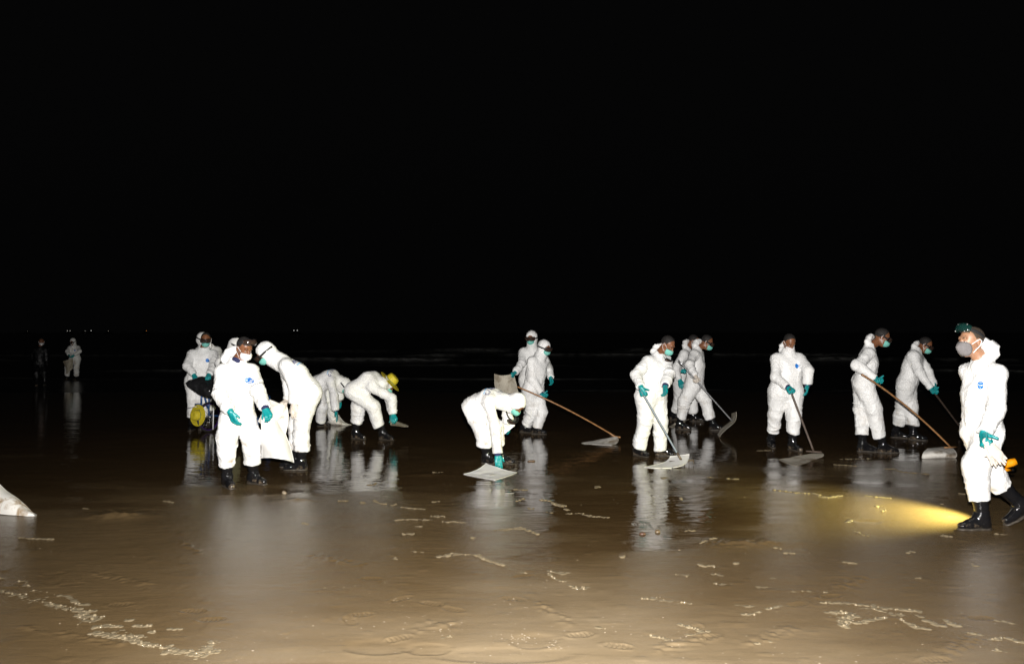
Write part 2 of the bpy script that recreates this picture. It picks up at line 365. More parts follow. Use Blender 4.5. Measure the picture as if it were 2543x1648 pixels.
def person(label, Y, yaw, pel, nk, hd, hyaw, hpit, L, R, legL, legR, hood='down', mask='mint', gog='eyes', scale=1., mat=None, group='workers in white coveralls',
           bend=0., hem=.24, vox=.013, hands=('relax', 'relax'), gl=None, skin=None, hair=None, roll=0, emblem=False, back_text=False, shirt=False, cuffs=(0, 0), seed=0,
           zoff=0., hipw=1., nkY=0., fat=1., hdY=0., glove_mats=(None, None), lens=None, hshift=0., hup=1.):
    s = scale; mat = mat or SUIT; skin = skin or SKIN; lens = lens or LENS; hairm = hair or HAIR
    soles = {}
    for k, lg in (('L', legL), ('R', legR)): soles[k] = gnd(*lg['sole'])
    base = (soles['L']+soles['R'])/2; base[2] = zoff
    root = thing('person', base, label, 'person', group)
    off = np.array([0, 0, zoff])
    y = math.radians(yaw); Lt = np.array([math.cos(y), math.sin(y), 0.])
    P = at(*pel, Y); Nk = at(*nk, Y+nkY)
    S0 = unit(Nk-P); Fw0 = unit(np.cross(S0, -Lt))
    mid = (P*.5+Nk*.5)-Fw0*bend
    S = unit(Nk-mid+S0*.2); Sb = unit(mid-P+S0*.2)
    Fw = unit(np.cross(S, -Lt)); Fwb = unit(np.cross(Sb, -Lt))
    Hc = at(*hd, Y+nkY+hdY); HM = frame(hyaw, hpit, roll)
    hw = lambda x, yy, z: Hc+s*(HM@np.array([x, yy, z]))
    chest = Nk-S*.15*s; J = {}
    for k, sg, arm, lg in (('L', 1, L, legL), ('R', -1, R, legR)):
        sh = Nk-S*.095*s+Lt*sg*.165*s+Fw*arm.get('shf', 0)
        el = solve(sh, *arm['el'], .29*s, arm.get('s', (-1, -1))[0])
        wr = solve(el, *arm['wr'], .25*s, arm.get('s', (-1, -1))[1])
        hip = P+Lt*sg*.085*s*hipw-Sb*.03*s
        fy = math.radians(lg.get('toe', yaw)); lift = lg.get('lift', 0)
        FM = frame(lg.get('toe', yaw), lift)
        A = soles[k]+off+FM[:, 2]*0; 
        if lift: A = A+np.array([0, 0, .2*s*math.sin(math.radians(lift))])
        ank = A+FM[:, 2]*.10*s
        kn = at(*lg['kn'], (hip[1]+ank[1])/2-math.cos(y)*.06*s*lg.get('kf', 1))
        J[k] = dict(sh=sh, el=el, wr=wr, hip=hip, kn=kn, A=A, ank=ank, FM=FM, arm=arm, lg=lg, sg=sg)
    # ---- body: one continuous skin figure
    b = Field(); I3 = HM
    b.ell(hw(0, -.012, .04), HM, np.array([.074, .093, .083])*s, .02)
    b.ell(hw(0, .035, -.035), HM, np.array([.058, .058, .078])*s, .03)
    b.ell(hw(0, .055, -.085), HM, np.array([.032, .032, .028])*s, .02)
    b.cone(hw(0, .086, .022), hw(0, .106, -.018), .010*s, .0135*s, .012)
    b.cone(hw(-.03, .078, .038), hw(.03, .078, .038), .014*s, .014*s, .012)
    for q in (-1, 1):
        b.ell(hw(q*.031, .102, .012), HM, np.array([.016, .012, .009])*s, .008, sub=True)
        b.ell(hw(q*.077, -.008, .0), HM, np.array([.011, .021, .033])*s, .006)
    b.ell(hw(0, .10, -.055), HM, np.array([.022, .012, .010])*s, .008)
    b.cone(hw(0, -.02, -.06), Nk, .052*s, (.05 if hood == 'up' else .058)*s, .03)
    b.cone(Nk, chest, .055*s, .085*s, .04); b.cone(chest, mid, .085*s, .08*s, .04); b.cone(mid, P, .08*s, .085*s, .04)
    for k in 'LR':
        j = J[k]
        b.cone(chest, j['sh'], .06*s, .045*s, .03); b.cone(j['sh'], j['el'], .048*s, .036*s, .02); b.cone(j['el'], j['wr'], .036*s, .026*s, .02)
        b.cone(j['hip'], j['kn'], .065*s, .05*s, .03); b.cone(j['kn'], j['ank'], .05*s, .036*s, .02)
        if not gl and gl is not None: b.cone(j['wr'], j['wr']+unit(j['wr']-j['el'])*.1*s, .028*s, .03*s, .02)
    fv = .0065 if Y < 12 else .009
    V, Q = b.mesh(max(.014, vox), fine=(Hc-.17*s, Hc+.17*s, fv)); mesh('body', V, Q, skin, root)
    # ---- coverall
    c = Field(); w = 1.0
    for sg in (-1, 1):
        c.cone(P+Lt*sg*.065*s*hipw-Sb*.02*s, mid+Lt*sg*.065*s, .125*s*fat*hipw, .118*s*fat, .06, wr=.9)
        c.cone(mid+Lt*sg*.065*s, chest+Lt*sg*.075*s, .118*s*fat, .112*s*fat, .06, wr=.7)
        c.cone(chest+Lt*sg*.06*s, Nk-S*.105*s+Lt*sg*.13*s, .102*s*fat, .074*s, .05, wr=.5); c.cone(Nk-S*.045*s, Nk-S*.095*s+Lt*sg*.14*s, .062*s, .06*s, .045, wr=.4)
    c.cone(mid+Fwb*.03*s, P+Fwb*.02*s+Sb*.06*s, .12*s*fat, .125*s*fat, .05, wr=1.)
    c.cone(P-Fwb*.05*s, P-Fwb*.03*s-Sb*.1*s, .10*s, .07*s, .06, wr=.8)
    c.cone(Nk-S*.05*s, Nk-S*.02*s, .08*s, .066*s, .05, wr=.4)
    for k in 'LR':
        j = J[k]; ad = unit(j['wr']-j['el']); cuff = j['wr']-ad*.012*s
        r1 = .062*s
        c.cone(j['sh'], j['el'], .075*s*fat, .069*s, .04, wr=1.2)
        c.cone(j['el'], cuff, .071*s, r1 if j['arm'].get('wide') else .052*s, .03, wr=1.5, cap=ad)
        ld = unit(j['ank']-j['kn']); hl = j['lg'].get('hem', hem)
        end = j['A']+(j['kn']-j['A'])*min(.9, (hl*s)/max(.1, np.linalg.norm(j['kn']-j['A'])))
        wob = unit(ld+np.array([RS.uniform(-.2, .2), RS.uniform(-.2, .2), 0]))
        c.cone(j['hip']-Sb*.02*s, j['kn'], .128*s*fat*(.5+.5*hipw), .098*s, .05, wr=1.1)
        c.cone(j['kn'], end, .099*s, .086*s if j['lg'].get('wide', 1) else .075*s, .035, wr=1.7, cap=wob)
    if hood == 'up':
        c.ell(hw(0, -.018, .032), HM, np.array([.098, .117, .108])*s, .03)
        c.cone(hw(0, -.03, -.03), Nk-S*.03*s, .084*s, .088*s, .05, wr=.8)
        c.cone(hw(0, .02, -.09), Nk+Fw*.05*s-S*.05*s, .062*s, .07*s, .04, wr=.6)
        c.ell(hw(0, .12, -.012), HM, np.array([.066, .105, .086])*s, .012, sub=True)
    else:
        nd = unit(Hc-Nk); bk = -unit(Fw-nd*np.dot(Fw, nd))
        ring = Nk+nd*.025*s
        for a in range(8):
            an = a*math.pi/4; q = ring+(Lt*math.cos(an)*.062+bk*math.sin(an)*.055)*s+nd*(.012 if math.sin(an) > -.5 else -.02)*s
            c.cone(Nk-S*.03*s+(q-ring)*.9, q, .045*s, .026*s, .02, wr=.5)
        hs = Lt*hshift*s; rb = ring+hs
        c.cone(rb+bk*.075*s+Lt*.065*s, rb+bk*.075*s-Lt*.065*s, .046*s, .046*s, .03, wr=1.2)
        c.cone(rb+bk*.095*s+nd*.045*s+Lt*.05*s, rb+bk*.10*s+nd*.055*s-Lt*.055*s, .052*s, .046*s, .025, wr=1.6)
        c.cone(rb+bk*.085*s+nd*.10*s*hup+Lt*.03*s, rb+bk*.105*s+nd*.09*s*hup-Lt*.04*s, .036*s, .032*s, .02, wr=1.5)
        if shirt:
            c.cone(Nk+nd*.055*s+Fw*.085*s, Nk+nd*.035*s+Fw*.085*s, .052*s, .040*s, .006, sub=True)
    c.cone(hw(0, -.0, -.0), hw(0, -.005, .005), .06*s, .06*s, .01, sub=True) if hood != 'up' else None
    V, Q = c.mesh(vox)
    # cloth folds
    Wt = np.zeros(len(V)); AX = np.zeros((len(V), 3)); AM = np.zeros(len(V))
    for o in c.ops:
        if o['t'] != 'c' or o['sub'] or not o['wr']: continue
        d = c.dist(o, V); e = np.exp(-np.clip(d, -.02, .3)/.035); ax_ = unit(o['b']-o['a'])
        jt = 1+.6*np.exp(-((o['tt']-1)/.25)**2)
        AX += e[:, None]*ax_; AM += e*o['wr']*jt; Wt += e
    Wt = np.maximum(Wt, 1e-6); AM = np.where(Wt > 1e-4, AM/Wt, .5); AX = relax(AX, Q, 6, .7); AX = AX/(np.linalg.norm(AX, axis=1)[:, None]+1e-9)
    Nn = relax(vnormals(V, Q), Q, 2, .5); Nn /= np.linalg.norm(Nn, axis=1)[:, None]+1e-9
    ctr = (P+chest)/2; q = V-ctr; al = (q*AX).sum(1)[:, None]*AX; cr = q-al; sd_ = np.array([seed*3.1, seed*1.7, 0])
    wq = V+sd_
    warp = np.stack([vnoise(wq*4, 1), vnoise(wq*4, 2), vnoise(wq*4, 3)], 1)*.5
    rdg = lambda n, w: np.exp(-np.abs(n)/w)
    jm = np.clip((AM-.7)*1.3, .1, 1.2)
    A1 = al*10+cr*3.2+sd_; A2 = al*3+cr*10+sd_; A3 = al*7+cr*7+sd_
    g1 = np.clip(vnoise(wq*3.7, 11)*1.6+.5, 0, 1); g2 = np.clip(vnoise(wq*3.3, 12)*1.6+.45, 0, 1)
    dsp = .015*rdg(vnoise(A1*1.25+warp, 4), .17)*jm*g1+.012*rdg(vnoise(A2*1.1+warp*.8, 6), .14)*g2*(1.15-.5*jm)+.0075*rdg(vnoise(A3*1.6+warp*1.5, 9), .14)*(1.1-g2*.6)+.004*rdg(vnoise(A3*3+warp*2, 13), .2)
    dsp = dsp+.011*vnoise(wq*3.0, 8)-.004
    V = V+Nn*(dsp*np.clip(AM, .6, 1.3)*.80*s)[:, None]
    suit = mesh('coverall', V, Q, mat, root)
    bvh = BVHTree.FromPolygons([tuple(v) for v in V], [tuple(int(i) for i in f) for f in Q])
    def project(pts, d, lift=.004):
        out = []
        for p in pts:
            hit = bvh.ray_cast(Vector(p), Vector(d)); out.append(np.array(hit[0])-np.array(d)*lift if hit[0] is not None else None)
        return out
    def decal(name, rings, org, d, m, par, lift=.004):
        pts = [p for r in rings for p in r]; pr = project(pts, d, lift)
        if any(p is None for p in pr): return None
        n = len(rings[0]); Fc = []
        for i in range(len(rings)-1): Fc += [(i*n+k, i*n+(k+1) % n, (i+1)*n+(k+1) % n, (i+1)*n+k) for k in range(n)]
        return mesh(name, pr, Fc, m, par)
    if emblem:
        yw = math.radians(yaw+(emblem if emblem is not True else 28)); D = -np.array([math.sin(yw), -math.cos(yw), 0]); D = unit(D)
        o = Nk-S*.19*s+Lt*.05*s; sx = unit(np.cross(D, [0, 0, 1])); up = S-D*(S@D); up = unit(up)
        # ex points to the reader's right
        ex = np.cross(D, up)
        n = 24
        rg = [[o-D*.5+(ex*.025*math.cos(a)+up*.032*math.sin(a))*s*q for a in [2*math.pi*k/n for k in range(n)]] for q in (.02, .4, .7, 1.)]
        em = decal('emblem', rg, o, D, BLUE, suit)
        if em is not None and Y < 9:
            em['label'] = 'round blue emblem with white lettering'
            cu = bpy.data.curves.new('t', 'FONT'); cu.body = 'Tyvek'; cu.size = .0175; cu.align_x = 'CENTER'; cu.align_y = 'CENTER'; cu.resolution_u = 2; cu.offset = .0006
            to = bpy.data.objects.new('t', cu); COL.objects.link(to); dg = bpy.context.evaluated_depsgraph_get(); tm = to.evaluated_get(dg).to_mesh()
            tv = [v.co.copy() for v in tm.vertices]; tf = [tuple(p.vertices) for p in tm.polygons]
            pr = project([o-D*.5+ex*v.x*s+up*v.y*s for v in tv], D, .0065)
            bpy.data.objects.remove(to)
            if all(p is not None for p in pr): mesh('lettering', pr, tf, PWHITE, suit, False)
            for yy, w2, nm in ((.021, .011, 'lettering'), (-.019, .006, 'lettering')):
                bar = [o-D*.5+ex*x*s+up*(yy+z)*s for x, z in ((-w2, -.0018), (w2, -.0018), (w2, .0018), (-w2, .0018))]
                pr = project(bar, D, .0065)
                if all(p is not None for p in pr): mesh(nm, pr, [(0, 1, 2, 3)], PWHITE, suit, False)
    if back_text:
        D = unit(Fw+np.array([0, .25, 0])); o = Nk-S*.19*s-D*.5; ex = Lt*-1*-1; up = unit(S-D*(S@D)); ex = unit(np.cross(D, up))
        # block letters of a word across the shoulders, with a light blue second line beneath
        glyphs = [[(0, 0, 0, 1), (0, 1, .3, 1), (.3, 1, .3, 0), (.3, .5, .6, 1), (.6, 1, .6, 0)], [(0, 1, 0, 0), (0, .55, .5, .75), (.5, 1, .5, 0)], [(0, 1, .35, 1), (.35, 1, .35, 0)],
                  [(0, .9, .4, 1), (.4, 1, .35, .6), (.35, .6, 0, .55), (0, .55, .1, 0)], [(.1, 1, .1, 0), (.1, 0, .3, 0)], [(0, .9, .4, 1), (.4, 1, .35, .6), (.35, .6, 0, .55), (0, .55, .1, 0)], [(0, 0, .5, 0), (.5, 0, .5, 1), (.5, 1, 0, 1), (0, 1, 0, .6)]]
        x = -.15; VV = []; FF = []
        for g in glyphs:
            wd = .042
            for (x0, y0, x1, y1) in g:
                a = np.array([x+x0*wd/.6*.8, y0*.045]); e = np.array([x+x1*wd/.6*.8, y1*.045]); dd = (e-a)/np.linalg.norm(e-a); nn = np.array([-dd[1], dd[0]])*.0042
                for t in range(3):
                    for sg in (-1, 1):
                        p2 = a+(e-a)*t/2+nn*sg; VV.append(o+(ex*p2[0]+up*p2[1])*s)
                m0 = len(VV)-6; FF += [(m0, m0+2, m0+3, m0+1), (m0+2, m0+4, m0+5, m0+3)]
            x += wd+.004
        pr = project(VV, D, .005)
        if all(p is not None for p in pr): tag(mesh('lettering', pr, FF, DBLUE, suit, False), 'dark blue lettering across the back')
        VV = []; FF = []
        for i in range(15):
            x0 = -.14+i*.019
            for t in range(2):
                for sg in (0, 1): VV.append(o+(ex*(x0+sg*.013)+up*(-.016-t*.018))*s)
            m0 = len(VV)-4; FF.append((m0, m0+2, m0+3, m0+1))
        pr = project(VV, D, .005)
        if all(p is not None for p in pr): tag(mesh('lettering', pr, FF, LBLUE, suit, False), 'light blue lettering below the dark blue word')
    # ---- shirt
    if shirt:
        f = Field(); f.cone(Nk-S*.08*s, Nk, .060*s, .069*s, .03); f.cone(Nk-S*.06*s+Fw*.02*s, Nk-S*.0*s+Fw*.02*s, .052*s, .05*s, .03)
        V, Q = f.mesh(.009); mesh('shirt', V, Q, NAVY, root)
    # ---- hands and boots
    for i, k in enumerate('LR'):
        j = J[k]; D = unit(j['wr']-j['el']); a = j['arm']
        if 'hd' in a: D = unit(solve(j['wr'], *a['hd'], .12*s, a.get('hs', -1))-j['wr'])
        fore = unit(j['wr']-j['el'])
        inw = -Lt*j['sg']                      # palm faces the body
        Np = np.array(a['palm'], float) if 'palm' in a else inw
        T = np.array(a['th'], float) if 'th' in a else Fw0 if abs(D@Fw0) < .8 else np.array([0, 0, 1.])
        if gl is None:
            hm = hand_mesh(root, j['wr'], D, Np, T, hands[i], glove_mats[i] or GLOVE, s, .0048 if Y < 9 else .0065 if Y < 16 else .011, fore)
        if cuffs[i]:
            f = Field(); f.cone(j['wr']-fore*.04*s, j['wr']+fore*.018*s, .044*s, .040*s, .01, cap=fore); V, Q = f.mesh(.009); mesh('shirt_cuff', V, Q, NAVY, root)
        boot_mesh(root, j['A'], j['FM'], j['kn'], s, .008 if Y < 9 else .011, .30)
        j['hand'] = j['wr']+D*.085*s
    # ---- hair
    if hood != 'up':
        f = Field(); f.ell(hw(0, -.014, .042), HM, np.array([.0768, .0965, .0865])*s, .01, planes=(((0, .045, .03), (0, .88, -.36)), ((0, 0, -.05), (0, 0, -1))))
        V, Q = f.mesh(fv); Nn = vnormals(V, Q); V = V+Nn*(vnoise(V*120)*.0018)[:, None]; mesh('hair', V, Q, hairm, root)
        if Y < 12:
            for q in (-1, 1):
                e = MB().tube([hw(q*.016, .0925, .036), hw(q*.032, .089, .041), hw(q*.047, .077, .036)], [.0035*s, .0045*s, .002*s], 6); e.out('eyebrow', hairm, root)
                f = Field(); f.ell(hw(q*.030, .0785, .010), HM, np.array([.0125, .0075, .0042])*s, .002); ev, eq = f.mesh(.0025); eo = mesh('eye', ev, eq, EYEW, root)
                f = Field(); f.ell(hw(q*.030, .083, .0085), HM, np.array([.0046, .0042, .0044])*s, .002); ev, eq = f.mesh(.002); mesh('iris', ev, eq, EYED, eo)
                MB().tube([hw(q*.018, .083, .012), hw(q*.030, .0862, .0155), hw(q*.042, .079, .012)], [.0016*s, .0026*s, .0014*s], 6).out('eyelid', skin, eo)
    # ---- face mask
    if mask:
        mm = {'mint': CLOTHM, 'white': WHITEM, 'grey': GREYM}[mask]; f = Field()
        if mask == 'grey':
            pass
        else:
            f.ell(hw(0, .038, -.048), HM, np.array([.068, .094, .064])*s, .01, planes=(((0, .012, -.01), (0, -1, -.10)), ((0, .1, .046), (0, -.22, 1))))
        if mask == 'grey':
            R_ = [(0, .106, .012), (0, .126, -.010), (0, .143, -.034), (0, .134, -.058), (0, .116, -.088), (0, .086, -.110)]
            E_ = [(.046, .080, .006), (.060, .060, -.004), (.066, .050, -.026), (.067, .046, -.050), (.060, .048, -.080), (.044, .060, -.106)]
            V = []; nu = 9
            for sgx in (-1, 1):
                for rp, ep in zip(R_, E_):
                    for i in range(nu):
                        t = i/(nu-1); rp_, ep_ = np.array(rp), np.array(ep); q = rp_*(1-t)+ep_*t; q[0] += .010*math.sin(math.pi*t); q[1] += .006*math.sin(math.pi*t); V.append(hw(q[0]*sgx, q[1], q[2]))
            g1_ = grid_faces(6, nu); Q = np.concatenate([g1_, g1_[:, ::-1]+6*nu]); V = np.array(V)
        else: V, Q = f.mesh(fv*.8)
        Nn = vnormals(V, Q)
        if mask != 'grey': V = V+Nn*(np.sin(((V-Hc)@HM[:, 2])*260)*.0011)[:, None]
        mo = mesh('face_mask', V, Q, mm, root)
        if mask == 'grey':
            sm = mo.modifiers.new('thickness', 'SOLIDIFY'); sm.thickness = .003; sm.offset = 0
        if hood != 'up':
            for q in (-1, 1):
                wx = .0022 if mask != 'grey' else .004
                MB().tube([hw(q*.060, .045, -.012), hw(q*.074, .02, .008), hw(q*.088, -.006, .028), hw(q*.09, -.022, .012), hw(q*.086, -.012, -.022), hw(q*.074, .012, -.05), hw(q*.060, .035, -.082)], wx*s, 6).out('ear_loop', WELA, mo)
    # ---- goggles
    if gog:
        gz, gy, gp, er = {'eyes': (.016, .012, 4, (.0, .0)), 'forehead': (.083, .006, -26, (0, 0)), 'neck': (-.128, .062, 14, (.012, .0))}[gog]
        hu = .016 if hood == 'up' else 0
        a = math.radians(gp); GM = HM@np.array([[1, 0, 0], [0, math.cos(a), math.sin(a)], [0, -math.sin(a), math.cos(a)]])
        gc = hw(0, gy, gz); gw = lambda x, yy, z: gc+s*(GM@np.array([x, yy, z]))
        def shell(h, out_, inn, y0, nm, m, par, nn=25, wrap=.98):
            V = []; angs = np.linspace(-1, 1, nn)
            for t in angs:
                an = t*wrap; cxx, cyy = math.sin(an), math.cos(an)
                hh = h*(1-.25*abs(t)**4)*(1-.18*math.exp(-(t/.13)**2)*(1 if inn else .4))
                for (rr, zz) in ((out_, -hh), (out_+.004, -hh*.5), (out_+.005, 0), (out_+.004, hh*.5), (out_, hh), (inn, hh), (inn, -hh)):
                    V.append(gw(cxx*(.078+rr), y0+cyy*(.10+rr)*.98, zz))
            n = 7; Fc = [(i*n+k, i*n+(k+1) % n, (i+1)*n+(k+1) % n, (i+1)*n+k) for i in range(nn-1) for k in range(n)]
            Fc += [tuple(range(n)), tuple(range((nn-1)*n, nn*n))[::-1]]
            return mesh(nm, V, Fc, m, par, True)
        green = lens is LENSG
        go = shell(.037, .016+hu, -.004+hu, 0, 'goggles', LENSG if green else BLK, root)
        # the lens sits proud in the frame
        shell(.029, .0195+hu, .0165+hu, .0, 'lens', lens, go)
        n = 40; V = []; hs = .012 if gog != 'neck' else .009
        for kx in range(n):
            an = 2*math.pi*kx/n; rx, ry = (.083+hu*1.55, .1+hu*1.9) if gog != 'neck' else (.085, .095)
            for (rr, zz) in ((0, -hs), (.004, -hs), (.004, hs), (0, hs)):
                V.append(gw(math.sin(an)*(rx+rr), -.012+math.cos(an)*(ry+rr), zz-(.012 if math.cos(an) < 0 else 0)*abs(math.cos(an))))
        Fc = [(i*4+k, ((i+1) % n)*4+k, ((i+1) % n)*4+(k+1) % 4, i*4+(k+1) % 4) for i in range(n) for k in range(4)]
        st = mesh('strap', V, Fc, STRAPM, go, True)
        if green:
            for q in (-1, 1):
                for z in (.03, -.03): MB().lathe([(.0001, .006), (.004, .005), (.005, 0)], gw(q*.05, .09, z), GM[:, 1]*.6+GM[:, 0]*q*.8, 10).out('vent_cap', WELA, go)
    return root, J, dict(N=Nk, P=P, S=S, Fw=Fw, Lt=Lt, Hc=Hc, HM=HM, hw=hw)

# ------------------------------------------------------------------ ground and sea
def foot(X, Y, cx, cy, ang, ln=.155, wd=.08, dep=.0055):
    c, s = math.cos(ang), math.sin(ang); u = ((X-cx)*c+(Y-cy)*s)/(ln/2); v = (-(X-cx)*s+(Y-cy)*c)/(wd/2)
    w = 1-.22*np.exp(-((u+.1)/.3)**2); r = np.sqrt(u*u+(v/w)**2)
    inn = 1/(1+np.exp((r-.95)*16)); rim = np.exp(-((r-1.15)/.2)**2)
    tread = (np.sin(u*ln/2*2*math.pi/.026+3*v*v) > .1)*.7
    return -dep*inn*(.8-tread)+dep*.55*rim*(.6+.5*np.sin(3*np.arctan2(v, u)+cx*9))
FOOT = [(135, 1423, .2), (178, 1450, .3), (480, 1516, -.1), (526, 1537, .1), (996, 1486, .7), (1073, 1498, -.3), (1126, 1512, -.5), (895, 1525, .2), (991, 1583, .5), (923, 1436, -.1), (1275, 1486, -.3),
        (863, 1310, 0), (1534, 1603, -.3), (1758, 1580, .4), (2436, 1534, -.1), (2323, 1637, .1), (700, 1330, .1), (955, 1262, .1), (870, 1540, 2), (1300, 1430, .4), (1980, 1500, .4), (2060, 1480, .3), (1440, 1575, .2), (300, 1500, .1), (2430, 1310, 1.4), (640, 1230, .3), (1730, 1560, 1.2), (1590, 1300, .2), (1100, 1390, .1)]
DRAG = [((240, 1425), (370, 1452), .05), ((1040, 1565), (1130, 1545), .04), ((1640, 1610), (1760, 1580), .06), ((1865, 1594), (1960, 1563), .06), ((2090, 1455), (2147, 1432), .06), ((1340, 1500), (1410, 1548), .05), ((2350, 1620), (2420, 1580), .06), ((780, 1380), (900, 1400), .06), ((1780, 1350), (1895, 1348), .12), ((250, 1272), (335, 1268), .2), ((60, 1555), (300, 1600), .03), ((1060, 1540), (1130, 1560), .02), ((450, 1345), (495, 1368), .05)]
OVAL = [(941, 1605, .36, .20), (1062, 1610, .24, .15), (1326, 1590, .26, .2), (2156, 1295, .22, .16), (1250, 1625, .7, .2)]
def ground_z(X, Y):
    P = np.stack([X, Y, X*0], -1)
    far = np.clip((Y-20)/8, 0, 1)
    z = .0030*vnoise(P*[.5, 1.1, 1], 1)+.0016*vnoise(P*[1.2, 3.2, 1], 2)+.0007*vnoise(P*[2.6, 8, 1], 3)*np.clip((Y-5)/5, 0, 1)
    z += .0011*vnoise(P*[7, 9, 1], 4)*np.clip(1.4-Y/9, 0, 1)+.0007*np.abs(vnoise(P*[20, 24, 1], 5))*np.clip(1.3-Y/8, 0, 1)+.0016*np.clip(vnoise(P*[11, 14, 1], 12)-.45, 0, 1)*np.clip(1.5-Y/11, 0, 1)*6*.5
    # faint curved sweep marks left by the drag sheets
    for (cx, cy, r0, wd) in ((.6, 8.1, 1.5, .35), (.2, 9.3, 2.4, .3), (-1.8, 6.8, 1.1, .3), (3.2, 7.2, 1.6, .3), (-3.6, 7.6, 1.3, .4)):
        r = np.hypot(X-cx, (Y-cy)*1.25); z += .0005*np.exp(-((r-r0)/wd)**2)*np.sin(r*42+5*vnoise(P*1.3, 6))*(Y < cy)*np.clip(.5+vnoise(P*.8, 9), 0, 1)
    for px, py, a in FOOT:
        g = gnd(px, py); m = (abs(X-g[0]) < .35) & (abs(Y-g[1]) < .35)
        if m.any(): z[m] += foot(X[m], Y[m], g[0], g[1], a)*(.8 if py > 1400 else .5)
    for px, py, a, b in OVAL:
        g = gnd(px, py); r = np.sqrt(((X-g[0])/(a/2))**2+((Y-g[1])/(b/2))**2); z += -.006/(1+np.exp((r-1)*9))+.002*np.exp(-((r-1.1)/.15)**2)*(Y < g[1]+.02)
    for px, py, a, b, h in ((300, 1281, .25, .12, .03), (743, 1241, .13, .07, .018), (560, 1232, .35, .1, .008), (1880, 1347, .3, .1, .014), (690, 1226, .5, .12, .007), (1060, 1178, .3, .1, .008)):
        g = gnd(px, py); m = (abs(X-g[0]) < 3*a) & (abs(Y-g[1]) < 3*b); u = np.sqrt(((X[m]-g[0])/a)**2+((Y[m]-g[1])/b)**2); z[m] += h*np.exp(-u**2)*(1+.5*vnoise(P[m]*14, 8)+.25*vnoise(P[m]*34, 5))
    for p0, p1, wd in DRAG:
        a, b = gnd(*p0)[:2], gnd(*p1)[:2]; ab = b-a; t = np.clip(((X-a[0])*ab[0]+(Y-a[1])*ab[1])/(ab@ab), 0, 1)
        d = np.hypot(X-a[0]-t*ab[0], Y-a[1]-t*ab[1]); m = d < wd*3
        z[m] += (.006*(vnoise(P[m]*30, 7)*.8+.5)*np.exp(-(d[m]/wd)**2))
    return z-far*.02*(Y-20).clip(0, 10)-np.clip(Y-30, 0, 40)*.02

